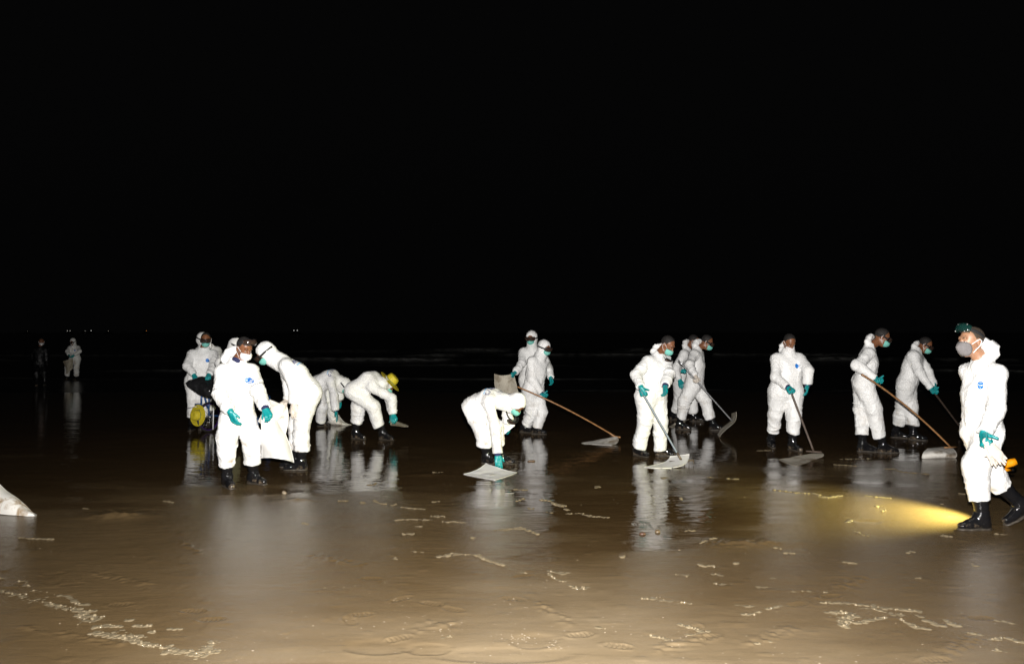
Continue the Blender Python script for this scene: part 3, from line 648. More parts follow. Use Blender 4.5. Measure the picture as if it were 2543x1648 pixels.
def sand_material():
    m, n, l, p = nt('wet_sand', (.16, .125, .085), .25, IOR=1.33)
    geo = N(n, 'ShaderNodeNewGeometry'); sep = N(n, 'ShaderNodeSeparateXYZ'); l.new(geo.outputs['Position'], sep.inputs[0])
    def noise(sx, sy, det=3, dist=0., rough=.5):
        mp = N(n, 'ShaderNodeMapping'); mp.inputs['Scale'].default_value = (sx, sy, 1); l.new(geo.outputs['Position'], mp.inputs[0])
        x = N(n, 'ShaderNodeTexNoise', Scale=1., Detail=float(det), Distortion=dist, Roughness=rough); l.new(mp.outputs[0], x.inputs['Vector']); return x.outputs[0]
    big = noise(.35, .8, 4, .6); mid = noise(1.1, 3.0, 4, .4); fine = noise(190, 190, 3); grit = noise(120, 120, 4, 0., .7)
    # standing film of water: grows towards the sea, in patches with wavy edges
    w = math_(n, l, 'ADD', math_(n, l, 'DIVIDE', math_(n, l, 'SUBTRACT', sep.outputs['Y'], 7.6), 3.2), math_(n, l, 'MULTIPLY', math_(n, l, 'SUBTRACT', big, .5), 3.4))
    w = math_(n, l, 'ADD', w, math_(n, l, 'MULTIPLY', math_(n, l, 'SUBTRACT', mid, .5), 2.2))
    for (bx, by, sx_, sy_, am) in ((-2.2, 6.9, 1.3, 1.0, -1.6), (1.0, 7.0, 1.7, 1.2, 1.7), (-4.6, 9.2, 2.0, 1.2, 1.2), (3.5, 7.1, 1.8, 1.0, -1.2), (-1.6, 9.8, 1.0, 1.2, .8)):
        dx = math_(n, l, 'DIVIDE', math_(n, l, 'SUBTRACT', sep.outputs['X'], bx), sx_); dy = math_(n, l, 'DIVIDE', math_(n, l, 'SUBTRACT', sep.outputs['Y'], by), sy_)
        g = math_(n, l, 'EXPONENT', math_(n, l, 'MULTIPLY', math_(n, l, 'ADD', math_(n, l, 'MULTIPLY', dx, dx), math_(n, l, 'MULTIPLY', dy, dy)), -1.))
        w = math_(n, l, 'ADD', w, math_(n, l, 'MULTIPLY', g, am))
    film = N(n, 'ShaderNodeMapRange'); film.interpolation_type = 'SMOOTHSTEP';  film.inputs['From Min'].default_value = -.2; film.inputs['From Max'].default_value = 1.1; l.new(w, film.inputs['Value'])
    fm = film.outputs[0]
    near = N(n, 'ShaderNodeMapRange'); l.new(sep.outputs['Y'], near.inputs['Value']); near.inputs['From Min'].default_value = 3.5; near.inputs['From Max'].default_value = 9.
    near.inputs['To Min'].default_value = .24; near.inputs['To Max'].default_value = .09
    rr = N(n, 'ShaderNodeMix'); l.new(fm, rr.inputs['Factor']); l.new(near.outputs[0], rr.inputs['A']); rr.inputs['B'].default_value = .02; l.new(rr.outputs['Result'], p.inputs['Roughness'])
    c = ramp(n, [(.25, (.150, .113, .067)), (.5, (.184, .140, .085)), (.8, (.222, .173, .112))])
    cm = math_(n, l, 'ADD', math_(n, l, 'MULTIPLY', mid, .45), math_(n, l, 'MULTIPLY', grit, .55)); l.new(cm, c.inputs[0])
    dk = N(n, 'ShaderNodeMix'); dk.data_type = 'RGBA'; dk.blend_type = 'MULTIPLY'; l.new(math_(n, l, 'MULTIPLY', fm, .85), dk.inputs['Factor']); l.new(c.outputs[0], dk.inputs['A']); dk.inputs['B'].default_value = (.46, .40, .34, 1)  # water film darkens the sand, deepened for the flash fading with distance
    flash_pool = N(n, 'ShaderNodeMapRange'); flash_pool.interpolation_type = 'SMOOTHSTEP'; flash_pool.inputs['From Min'].default_value = -.55; flash_pool.inputs['From Max'].default_value = .55  # flash falloff put into the sand colour: lightest at near centre
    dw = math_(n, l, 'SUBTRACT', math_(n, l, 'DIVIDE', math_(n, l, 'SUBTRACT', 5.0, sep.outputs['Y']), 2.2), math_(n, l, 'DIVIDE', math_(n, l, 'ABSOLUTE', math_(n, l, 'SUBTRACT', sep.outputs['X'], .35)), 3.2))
    l.new(math_(n, l, 'ADD', dw, math_(n, l, 'MULTIPLY', math_(n, l, 'SUBTRACT', mid, .5), .7)), flash_pool.inputs['Value'])
    wet = N(n, 'ShaderNodeMix'); wet.data_type = 'RGBA'; wet.blend_type = 'MULTIPLY'; wet.inputs['B'].default_value = (.60, .53, .42, 1); l.new(math_(n, l, 'SUBTRACT', 1., flash_pool.outputs[0]), wet.inputs['Factor']); l.new(dk.outputs['Result'], wet.inputs['A'])  # tints the sand darker outside that painted pool of flash light
    l.new(wet.outputs['Result'], p.inputs['Base Color'])
    b1 = N(n, 'ShaderNodeBump', Distance=.0022); l.new(fine, b1.inputs['Height']); l.new(math_(n, l, 'SUBTRACT', .8, math_(n, l, 'MULTIPLY', fm, .8)), b1.inputs['Strength'])
    b2 = N(n, 'ShaderNodeBump', Distance=.004, Strength=.55); rip = noise(3.4, 15, 2, .8); l.new(rip, b2.inputs['Height']); l.new(b1.outputs[0], b2.inputs['Normal'])
    l.new(b2.outputs[0], p.inputs['Normal'])
    return m
def build_ground():
    pys = np.concatenate([np.linspace(1690, 1000, 430), np.linspace(998, 880, 60)[1:]])
    Ys = np.concatenate([[-60, 0, 2.6], F*H/(pys-CY)]); Ys = np.concatenate([Ys, [70, 110, 300, 1500, 4000]])
    sl = np.concatenate([[-3], np.linspace(-.70, .70, 1050), [3]])
    Yg = np.repeat(Ys[:, None], len(sl), 1); wid = np.maximum(Yg, 3.5)
    X = sl[None]*wid
    X[:, 0] = -4000; X[:, -1] = 4000
    Z = np.zeros_like(X); mm = (Yg > 2) & (Yg < 60); Z[mm] = ground_z(X[mm], Yg[mm]); Z[Yg >= 60] = -1.2
    Z[:, 0] = Z[:, 1]; Z[:, -1] = Z[:, -2]
    V = np.stack([X, Yg, Z], -1).reshape(-1, 3); Fc = grid_faces(len(Ys), len(sl))[:, ::-1]
    o = mesh('wet_sand_beach', V, Fc, sand_material()); tag(o, kind='structure', label='wet brown sand beach with a mirror film of water')
def build_sea():
    m, n, l, p = nt('night_sea', (.012, .014, .013), .12, IOR=1.33)
    at_ = N(n, 'ShaderNodeAttribute'); at_.attribute_name = 'foam'
    geo = N(n, 'ShaderNodeNewGeometry'); mp = N(n, 'ShaderNodeMapping'); mp.inputs['Scale'].default_value = (1.2, 3, 1); l.new(geo.outputs['Position'], mp.inputs[0])
    no = N(n, 'ShaderNodeTexNoise', Scale=1.4, Detail=6., Roughness=.65); l.new(mp.outputs[0], no.inputs['Vector'])
    k = math_(n, l, 'MULTIPLY', at_.outputs['Fac'], math_(n, l, 'MULTIPLY', math_(n, l, 'SUBTRACT', no.outputs[0], .36, True), 4.), True)
    ms = N(n, 'ShaderNodeMix'); ms.data_type = 'RGBA'; ms.inputs['A'].default_value = (.012, .014, .013, 1); ms.inputs['B'].default_value = (.62, .62, .58, 1)
    l.new(k, ms.inputs['Factor']); l.new(ms.outputs['Result'], p.inputs['Base Color'])
    l.new(math_(n, l, 'ADD', .24, math_(n, l, 'MULTIPLY', k, .6)), p.inputs['Roughness'])
    b = N(n, 'ShaderNodeBump', Strength=.35, Distance=.03); l.new(no.outputs[0], b.inputs['Height']); l.new(b.outputs[0], p.inputs['Normal'])
    Ys = np.concatenate([np.linspace(20.2, 80, 420), np.geomspace(80.5, 5500, 60)]); sl = np.linspace(-1.1, 1.1, 260)
    Yg = np.repeat(Ys[:, None], len(sl), 1); X = sl[None]*np.maximum(Yg, 25); X[:, 0] = -6000; X[:, -1] = 6000
    P = np.stack([X*.05, Yg*.05, X*0], -1)
    Z = -.012+.004*vnoise(P*[12, 40, 1], 3); foam = np.zeros_like(Z)
    for i, (yc, h, w_, fs) in enumerate(((23.4, .03, .18, .35), (28.5, .05, .25, .5), (34, .10, .35, .7), (39, .08, .4, .5), (45, .26, .6, 1.), (54, .22, .7, .7), (66, .35, 1., .8))):
        c = yc+1.6*vnoise(np.stack([X*.06, X*0+i, X*0], -1), 5)+.35*vnoise(np.stack([X*.4, X*0+i, X*0], -1), 6)
        en = np.clip(.35+1.1*vnoise(np.stack([X*.09, X*0+i*3.3, X*0], -1), 7), 0, 1)
        d = (Yg-c)/w_; Z += h*en*np.exp(-np.where(d < 0, (d*1.6)**2, d**2))
        en = en*np.clip(.5+1.3*vnoise(np.stack([X*.32, Yg*.5, X*0+i], -1), 15), .05, 1)
        foam = np.maximum(foam, fs*en*1.0*np.exp(-((d+.3)/1.2)**2))
    o = mesh('sea', np.stack([X, Yg, Z], -1).reshape(-1, 3), grid_faces(len(Ys), len(sl))[:, ::-1], m)
    a = o.data.attributes.new('foam', 'FLOAT', 'POINT'); a.data.foreach_set('value', foam.ravel().astype(np.float32))
    tag(o, kind='structure', label='dark night sea with low breaking wave lines')
build_ground(); build_sea()

# ------------------------------------------------------------------ absorbent sheets
def sheet_mat(name, base, stain, amt, sc=6.):
    m, n, l, p = nt(name, base, .75)
    tc = N(n, 'ShaderNodeTexCoord'); a = N(n, 'ShaderNodeTexNoise', Scale=sc, Detail=7., Roughness=.68, Distortion=.6); l.new(tc.outputs['Object'], a.inputs['Vector'])
    g = N(n, 'ShaderNodeTexNoise', Scale=2.2, Detail=2.); l.new(tc.outputs['Object'], g.inputs['Vector'])
    k = math_(n, l, 'ADD', math_(n, l, 'MULTIPLY', a.outputs[0], .7), math_(n, l, 'MULTIPLY', g.outputs[0], .45))
    r = ramp(n, [(.66-amt*.16, base), (.72-amt*.12, tuple(x*.6+y*.4 for x, y in zip(stain, base))), (.80-amt*.1, stain)])
    l.new(k, r.inputs[0]); l.new(r.outputs[0], p.inputs['Base Color'])
    f = N(n, 'ShaderNodeTexVoronoi', Scale=160.); l.new(tc.outputs['Object'], f.inputs['Vector'])
    b = N(n, 'ShaderNodeBump', Strength=.4, Distance=.002); l.new(f.outputs['Distance'], b.inputs['Height']); l.new(b.outputs[0], p.inputs['Normal'])
    return m
SH0 = sheet_mat('clean_absorbent_felt', (.84, .83, .81), (.52, .42, .26), -.2); SH1 = sheet_mat('used_absorbent_felt', (.72, .69, .63), (.16, .11, .06), .5)
SH2 = sheet_mat('muddy_absorbent_felt', (.46, .42, .34), (.17, .13, .08), .8)
SHL_ = sheet_mat('stained_white_felt', (.80, .78, .73), (.30, .19, .08), .35, 9.)
def bern(t, n): return np.stack([math.comb(n, i)*t**i*(1-t)**(n-i) for i in range(n+1)], -1)
def sheet(ctrl, mat, label, n=30, wob=.004, thick=.005, name='absorbent_sheet', cat='absorbent sheet', group='absorbent sheets', seed=1):
    C = np.array(ctrl, float); a, b = C.shape[:2]; t = np.linspace(0, 1, n)
    V = np.einsum('ui,vj,ijk->uvk', bern(t, a-1), bern(t, b-1), C).reshape(-1, 3)
    Fc = grid_faces(n, n); Nn = vnormals(V, Fc); V = V+Nn*(vnoise(V*7, seed)*wob*2+vnoise(V*22, seed)*wob*.4)[:, None]
    V[:, 2] = np.maximum(V[:, 2], .004)
    org = V.mean(0); org[2] = V[:, 2].min()
    Nn = vnormals(V, Fc); m = len(V)
    B = np.concatenate([V+Nn*thick/2, V-Nn*thick/2]); q = [Fc, Fc[:, ::-1]+m]
    ed = [[i*n for i in range(n)], [i*n+n-1 for i in range(n)][::-1], list(range(n))[::-1], list(range((n-1)*n, n*n))]
    for e in ed: q.append(np.array([(e[i], e[i]+m, e[i+1]+m, e[i+1]) for i in range(n-1)])[:, ::-1])
    o = mesh(name, B-org, np.concatenate(q), mat); o.location = tuple(org)
    B[:, 2] = np.maximum(B[:, 2], .002)
    return tag(o, label, cat, group)
def a3(pts): return [[at(*p) for p in row] for row in pts]

def rake(lo, hand, top, mat, label, r=.012, head=None, teeth=0, headdir=(1, 0, 0), upp=None):
    """pole through the hand: from the foot lo past the hand by 'top' metres"""
    lo = np.asarray(lo, float); d = unit(hand-lo); up = hand+d*top; root = thing('rake' if teeth or head else 'pole', lo, label, 'rake' if teeth or head else 'pole', 'long handled drag rakes')
    if upp is not None: up = np.asarray(upp, float)
    th = np.linalg.norm(hand-lo)/(np.linalg.norm(hand-lo)+np.linalg.norm(up-hand)); ct = (hand-(1-th)**2*lo-th**2*up)/(2*th*(1-th)+1e-9) if upp is not None else (lo+up)/2; ct = ct*.45+(lo+up)/2*.55
    pts = [(1-t)**2*lo+2*t*(1-t)*ct+t*t*up for t in np.linspace(0, 1, 15)]
    MB().tube(pts, r, 10).out('handle', mat, root)
    if teeth:
        h = unit(headdir); MB().tube([lo-h*.15, lo+h*.15], .009, 8).out('rake_bar', STEEL, root)
        MB().tube([lo-d*.0, lo+d*.12], .016, 8).out('socket', STEEL, root)
        for i in range(teeth):
            q = lo-h*.14+h*.28*i/(teeth-1); MB().tube([q, q+np.array([0, -.02, -.02]), q+np.array([0, -.028, -.05])], [.006, .005, .003], 6).out('tooth', STEEL, root)
    elif head: MB().tube([lo-unit(headdir)*head/2, lo+unit(headdir)*head/2], .011, 8).out('rake_bar', mat, root)
    return root
BAMBOO = simple('brown_bamboo', (.30, .15, .06), .45, .3, 25, .3); DWOOD = simple('dark_wet_wood', (.09, .065, .05), .5, .3, 25, .3)
ALU = simple('silver_pole_metal', (.55, .56, .58), .3, 0, 30, .1, Metallic=.85); GREYP = simple('grey_blue_pole_paint', (.14, .17, .20), .35)
STEEL = simple('rusty_steel', (.10, .075, .055), .5, .5, 60, .5, Metallic=.3)

# ------------------------------------------------------------------ the workers
A_ = dict
p1 = person('front left person, goggles on the forehead, white mask, navy shirt collar showing', 8.5, 22, (590, 1030), (587, 899), (606, 866), 52, 26,
    A_(el=(641, 970), wr=(659, 1014), s=(-1, -1), hd=(669, 1036), palm=(-.6, .8, -.2), th=(-.5, -.5, -.6), wide=1), A_(el=(546, 980), wr=(572, 1022), s=(-1, -1), hd=(584, 1050), palm=(.5, .85, 0), th=(1, -.2, .2), wide=1),
    A_(kn=(625, 1085), sole=(628, 1200), toe=62), A_(kn=(563, 1087), sole=(563, 1208), toe=38),
    mask='white', gog='forehead', mat=SUITD, vox=.0105, emblem=25, shirt=True, cuffs=(1, 0), seed=1, hands=('pinch', 'relax'), fat=.92, hipw=.9, scale=.98, hshift=-.075, hup=1.2)
p2 = person('person leaning left, hood up, black goggle strap with white print, pale latex gloves', 9.5, -72, (764, 968), (694, 893), (660, 877), -75, 40,
    A_(el=(733, 968), wr=(730, 1004), s=(-1, 0), hd=(732, 1030), palm=(0, 1, 0), th=(-1, 0, 0), wide=1), A_(el=(719, 972), wr=(713, 994), s=(1, 0), hd=(702, 1002), palm=(0, 0, -1)),
    A_(kn=(750, 1050), sole=(749, 1167), toe=-80), A_(kn=(735, 1052), sole=(737, 1160), toe=-85), hood='up', mat=SUITD, vox=.0115, back_text=True, seed=2, bend=.03, hands=('relax', 'pinch'), glove_mats=(LATEX, LATEX), hipw=1.02)
p3 = person('person behind the cart, hood down, gripping a black plastic bag with both hands', 13.4, 12, (495, 940), (505, 866), (511, 844), 18, 14,
    A_(el=(533, 910), wr=(519, 930), s=(-1, -1), hd=(516, 938), palm=(0, 0, -1), th=(-1, 0, 0)), A_(el=(464, 908), wr=(482, 932), s=(-1, -1), hd=(487, 942), palm=(0, 0, -1), th=(1, 0, 0)),
    A_(kn=(506, 990), sole=(503, 1066)), A_(kn=(480, 990), sole=(477, 1067)), vox=.0135, seed=3, hands=('grip', 'grip'), emblem=22, fat=1.12, scale=1.0)
p4 = person('person hidden behind the one gripping the black bag, only hood and badged shoulder showing', 14.4, 5, (516, 934), (518, 858), (504, 843), 70, 22,
    A_(el=(541, 893), wr=(545, 922), s=(-1, -1)), A_(el=(495, 890), wr=(495, 915), s=(-1, -1)), A_(kn=(523, 985), sole=(524, 1050)), A_(kn=(508, 985), sole=(506, 1050)), hood='up', vox=.015, seed=4, emblem=20, scale=1.0)
p5 = person('person stooping behind the front left worker, hooded, seen only over that shoulder', 11.9, 70, (562, 955), (564, 884), (588, 861), 100, 25,
    A_(el=(580, 920), wr=(600, 950), s=(1, 1)), A_(el=(575, 925), wr=(595, 955), s=(-1, -1)), A_(kn=(572, 1025), sole=(573, 1094)), A_(kn=(578, 1025), sole=(580, 1100)), hood='up', vox=.014, seed=5, hipw=.8, fat=.85, scale=.95)
p6 = person('hooded person bent double beside the yellow hat wearer, blue lettering on the back', 13.8, 72, (797, 951), (846, 946), (855, 957), 82, 48,
    A_(el=(843, 984), wr=(842, 994), s=(1, 1), hd=(842, 1010)), A_(el=(830, 984), wr=(834, 1020), s=(-1, 1), hd=(838, 1040), palm=(-1, 0, 0), th=(0, -1, 0), wide=1),
    A_(kn=(824, 1008), sole=(828, 1053), hem=.12), A_(kn=(799, 1010), sole=(796, 1058), hem=.1), hood='up', gog='eyes', vox=.0135, bend=.09, back_text=True, seed=6, hands=('relax', 'flat'), cuffs=(0, 1), scale=.98)
p7 = person('person bent over with a wide yellow straw hat covering the head', 12.2, 62, (893, 966), (954, 951), (963, 955), 100, 48,
    A_(el=(967, 990), wr=(972, 1026), s=(1, 0)), A_(el=(973, 988), wr=(976, 1029), s=(-1, 0), shf=.05, hd=(981, 1043), palm=(-.3, .9, 0), th=(-1, 0, 0), wide=1),
    A_(kn=(889, 1010), sole=(882, 1089), hem=.26), A_(kn=(926, 1008), sole=(951, 1091), hem=.22), hood='up', gog=None, vox=.0125, bend=.10, seed=7, hands=('relax', 'pinch'), hipw=1.05, mask='mint', hdY=.14)
p8 = person('person crouching at centre, hood up, blue back lettering, pressing a white sheet down', 9.95, 48, (1190, 1006), (1253, 993), (1282, 1003), 52, 58,
    A_(el=(1262, 1042), wr=(1262, 1058), s=(1, 1)), A_(el=(1229, 1062), wr=(1236, 1128), s=(-1, 1), hd=(1239, 1155), palm=(-.3, .9, -.2), th=(1, .1, 0), wide=1),
    A_(kn=(1232, 1062), sole=(1240, 1150), toe=70, hem=.24), A_(kn=(1199, 1072), sole=(1208, 1151), toe=60, hem=.24), hood='up', gog='neck', mat=SUITD, vox=.011, bend=.06, back_text=True, seed=8, hands=('relax', 'flat'), cuffs=(0, 1), nkY=-.12, fat=.9, hipw=.92)
p9 = person('person standing behind at centre, hood up, holding out a square stained sheet', 14.0, -12, (1318, 935), (1322, 861), (1320, 840), -18, 8,
    A_(el=(1346, 905), wr=(1345, 930), s=(-1, -1)), A_(el=(1296, 902), wr=(1279, 925), s=(-1, -1), hd=(1270, 930), palm=(0, 0, -1), wide=1), A_(kn=(1328, 985), sole=(1328, 1057)), A_(kn=(1312, 985), sole=(1313, 1057)), hood='up', vox=.0135, seed=9, shirt=False, hands=('relax', 'grip'))
p10 = person('hooded person at centre hauling a sheet with a long bamboo pole', 12.95, 45, (1325, 962), (1340, 882), (1352, 864), 48, 16,
    A_(el=(1362, 914), wr=(1368, 939), s=(1, -1), hd=(1371, 952), wide=1), A_(el=(1322, 940), wr=(1344, 976), s=(-1, -1), hd=(1356, 986), palm=(0, 0, 1), th=(1, 0, 0)),
    A_(kn=(1345, 1022), sole=(1328, 1077), hem=.1, toe=75), A_(kn=(1321, 1020), sole=(1299, 1073), hem=.16, toe=60), hood='up', vox=.013, seed=10, hands=('relax', 'grip'), cuffs=(0, 1), scale=.97)
p11 = person('person with bare bowed head, goggles hanging at the neck, pushing a toothed rake', 10.53, 32, (1617, 975), (1636, 880), (1657, 857), 50, 38,
    A_(el=(1661, 928), wr=(1652, 958), s=(-1, -1), hd=(1652, 978), wide=1), A_(el=(1579, 930), wr=(1592, 962), s=(-1, -1), hd=(1599, 984), palm=(.5, .6, 0), th=(1, -.2, 0), wide=1),
    A_(kn=(1641, 1045), sole=(1640, 1131), toe=75, hem=.07), A_(kn=(1603, 1040), sole=(1583, 1131), toe=35, hem=.12), gog='neck', vox=.0115, seed=11, hands=('relax', 'grip'), cuffs=(1, 0), fat=1.08, hipw=1.05, scale=.99)
p12 = person('person striding right with goggles and a silver pole, pale glove on the near hand', 13.4, 62, (1724, 950), (1731, 866), (1755, 850), 72, 28,
    A_(el=(1705, 905), wr=(1701, 919), s=(1, -1), hd=(1696, 925)), A_(el=(1712, 905), wr=(1726, 934), s=(-1, -1), hd=(1728, 946), palm=(.3, .8, 0), th=(1, 0, 0)),
    A_(kn=(1752, 995), sole=(1771, 1068), toe=75, hem=.2), A_(kn=(1699, 995), sole=(1687, 1066), toe=65, hem=.2), vox=.013, seed=12, hands=('grip', 'grip'), glove_mats=(None, LATEX), hipw=1.0)
p13 = person('person mostly hidden behind the one with the silver pole, one teal glove hanging', 14.7, 62, (1692, 938), (1707, 866), (1722, 848), 70, 25,
    A_(el=(1716, 905), wr=(1717, 928), s=(1, 0)), A_(el=(1678, 912), wr=(1688, 944), s=(-1, -1), hd=(1691, 958)), A_(kn=(1719, 990), sole=(1722, 1046), hem=.16), A_(kn=(1686, 988), sole=(1670, 1042), hem=.18), vox=.0145, seed=13, gog=None)
p14 = person('person facing the camera, bowed cropped head, white mask, raking with a dark pole', 11.2, 4, (1952, 968), (1958, 874), (1960, 851), 8, 36,
    A_(el=(2007, 920), wr=(2005, 956), s=(-1, 0), hd=(2004, 975), wide=1, palm=(-1, .3, 0), th=(-.3, -1, 0)), A_(el=(1926, 935), wr=(1956, 961), s=(-1, -1), hd=(1966, 973), palm=(.3, .5, -.3), th=(1, 0, 0)),
    A_(kn=(1972, 1030), sole=(1967, 1117), toe=20), A_(kn=(1925, 1028), sole=(1914, 1108), toe=-5), mask='white', gog='neck', vox=.012, seed=14, hands=('relax', 'grip'), cuffs=(1, 1), emblem=8, fat=1.08, hipw=1.15)
p15 = person('person in profile dragging the brown-smeared sheet by a long bamboo pole, hood down', 10.95, 68, (2146, 945), (2160, 860), (2190, 838), 74, 26,
    A_(el=(2155, 915), wr=(2172, 940), s=(1, 1)), A_(el=(2130, 908), wr=(2175, 940), s=(-1, 1), hd=(2186, 951), palm=(0, .2, 1), th=(1, 0, 0)),
    A_(kn=(2140, 1015), sole=(2141, 1121), toe=80), A_(kn=(2170, 1015), sole=(2192, 1124), toe=80, hem=.22), vox=.0115, seed=15, hands=('grip', 'grip'), back_text=False, hipw=1.0)
p16 = person('person leaning forward behind the bamboo pole at right, both hands on a darker pole', 12.2, 55, (2253, 950), (2276, 868), (2297, 857), 60, 32,
    A_(el=(2305, 922), wr=(2318, 958), s=(1, 0), hd=(2324, 970)), A_(el=(2283, 926), wr=(2314, 966), s=(-1, 1), hd=(2323, 978), palm=(0, .2, 1), th=(1, 0, 0)),
    A_(kn=(2264, 1010), sole=(2267, 1092), toe=60), A_(kn=(2244, 1005), sole=(2223, 1086), toe=50), vox=.013, seed=16, hands=('grip', 'grip'), scale=.98)
p17 = person('nearest person walking left at the right edge, green goggles, grey mask, blue badge', 6.72, -80, (2440, 1060), (2440, 896), (2412, 850), -80, 2,
    A_(el=(2474, 1016), wr=(2443, 1080), s=(-1, -1), hd=(2443, 1102), palm=(.9, .3, 0), th=(0, -1, -.2), wide=1), A_(el=(2468, 1000), wr=(2466, 1078), s=(1, 1), hd=(2469, 1105)),
    A_(kn=(2424, 1160), sole=(2440, 1314), toe=-82, wide=1), A_(kn=(2466, 1184), sole=(2546, 1302), toe=-78, lift=24, hem=.32), mask='grey', gog='forehead', vox=.0095, seed=17, emblem=26, hands=('grip', 'grip'),
    skin=SKIN2, hair=HAIR2, lens=LENSG, fat=.88, hipw=.95, scale=1.03, group='workers in white coveralls')
p18 = person('small distant person far out at left in the shallows, hooded, holding a tan sheet', 27.4, 0, (186, 888), (183, 857), (181, 848), -5, 25,
    A_(el=(198, 872), wr=(184, 882), s=(-1, -1)), A_(el=(167, 872), wr=(171, 881), s=(-1, -1)), A_(kn=(190, 912), sole=(189, 942)), A_(kn=(168, 912), sole=(166, 942)), hood='up', mask=None, vox=.018, seed=18, emblem=20, scale=.9, zoff=-.05, mat=SUITD)
p19 = person('person in dark clothes and white mask, barely visible at the far left', 25.0, 25, (98, 900), (100, 861), (103, 849), 30, 10,
    A_(el=(116, 880), wr=(117, 897), s=(0, 0)), A_(el=(80, 880), wr=(81, 898), s=(0, 0)), A_(kn=(110, 925), sole=(111, 955)), A_(kn=(91, 925), sole=(91, 956)), mask='white', gog=None, vox=.018, seed=19, scale=.95, mat=DARK, group=None, zoff=-.04, glove_mats=(BLK, BLK))

# ------------------------------------------------------------------ lettering on the goggle strap of the leaning worker
def strap_print():
    I = p2[2]; root = p2[0]; hw = I['hw']; B = MB(); sg = -1
    go = [c for c in root.children if c.name.startswith('goggles')][0]; st = [c for c in go.children if c.name.startswith('strap')][0]
    for i in range(12):
        an = math.radians(-(100+i*3.2)); w = .0011 if i else .005
        for (dx, z0, z1) in ((0, -.005, .006), (.0012*(-1)**i, -.005, -.003), (-.001, .003, .006)):
            a0 = an+dx/.1; p = []
            for a in (a0-w/.1, a0+w/.1):
                for z in (z0, z1): p.append(hw(math.sin(a)*.1135, 0+math.cos(a)*.1365, z+.012-.012*abs(math.cos(a))*(math.cos(a) < 0)))
            if i == 0: p[1] = (p[1]+p[3])/2; p[3] = p[1]
            B.add([p[0], p[1], p[3], p[2]], [(0, 1, 2, 3)])
    tag(B.out('lettering', PWHITE, st, False), 'white print along the black strap')
strap_print()

# ------------------------------------------------------------------ yellow straw hats
STRAW = simple('yellow_straw', (.52, .42, .02), .6, .8, 60, .25)
def straw_hat(c, ax, label, s=1.):
    c = np.asarray(c, float); root = thing('straw_hat', c, label, 'hat', 'yellow straw hats')
    pr = [(.20, .0), (.19, -.006), (.16, -.004), (.13, .002), (.10, .008)]
    pr2 = [(.10, .012), (.135, .006), (.165, .0), (.192, -.001), (.20, .0)]
    ring = lambda p: [(r*s, h*s+.0016*math.sin(r*620)) for r, h in p]
    den = lambda p: [(p[i][0]+(p[i+1][0]-p[i][0])*t/6, p[i][1]+(p[i+1][1]-p[i][1])*t/6) for i in range(len(p)-1) for t in range(6)]+[p[-1]]
    MB().lathe(ring(den(pr)+den(pr2)[::1]), c, ax, 40).out('brim', STRAW, root)
    MB().lathe(ring(den([(.103, .004), (.10, .03), (.094, .07), (.085, .10), (.065, .112), (.03, .112), (.001, .106)])), c, ax, 40).out('crown', STRAW, root)
    MB().lathe([(.104*s, .012*s), (.106*s, .018*s), (.103*s, .03*s), (.100*s, .03*s)], c, ax, 40).out('hat_band', simple('hat_band_cloth', (.20, .2, .03), .8), root)
    return root
I7 = p7[2]; straw_hat(I7['hw'](0, -.015, .06), I7['HM'][:, 2]+np.array([0, -.12, 0]), 'wide yellow straw hat worn by the bent worker', 1.0)

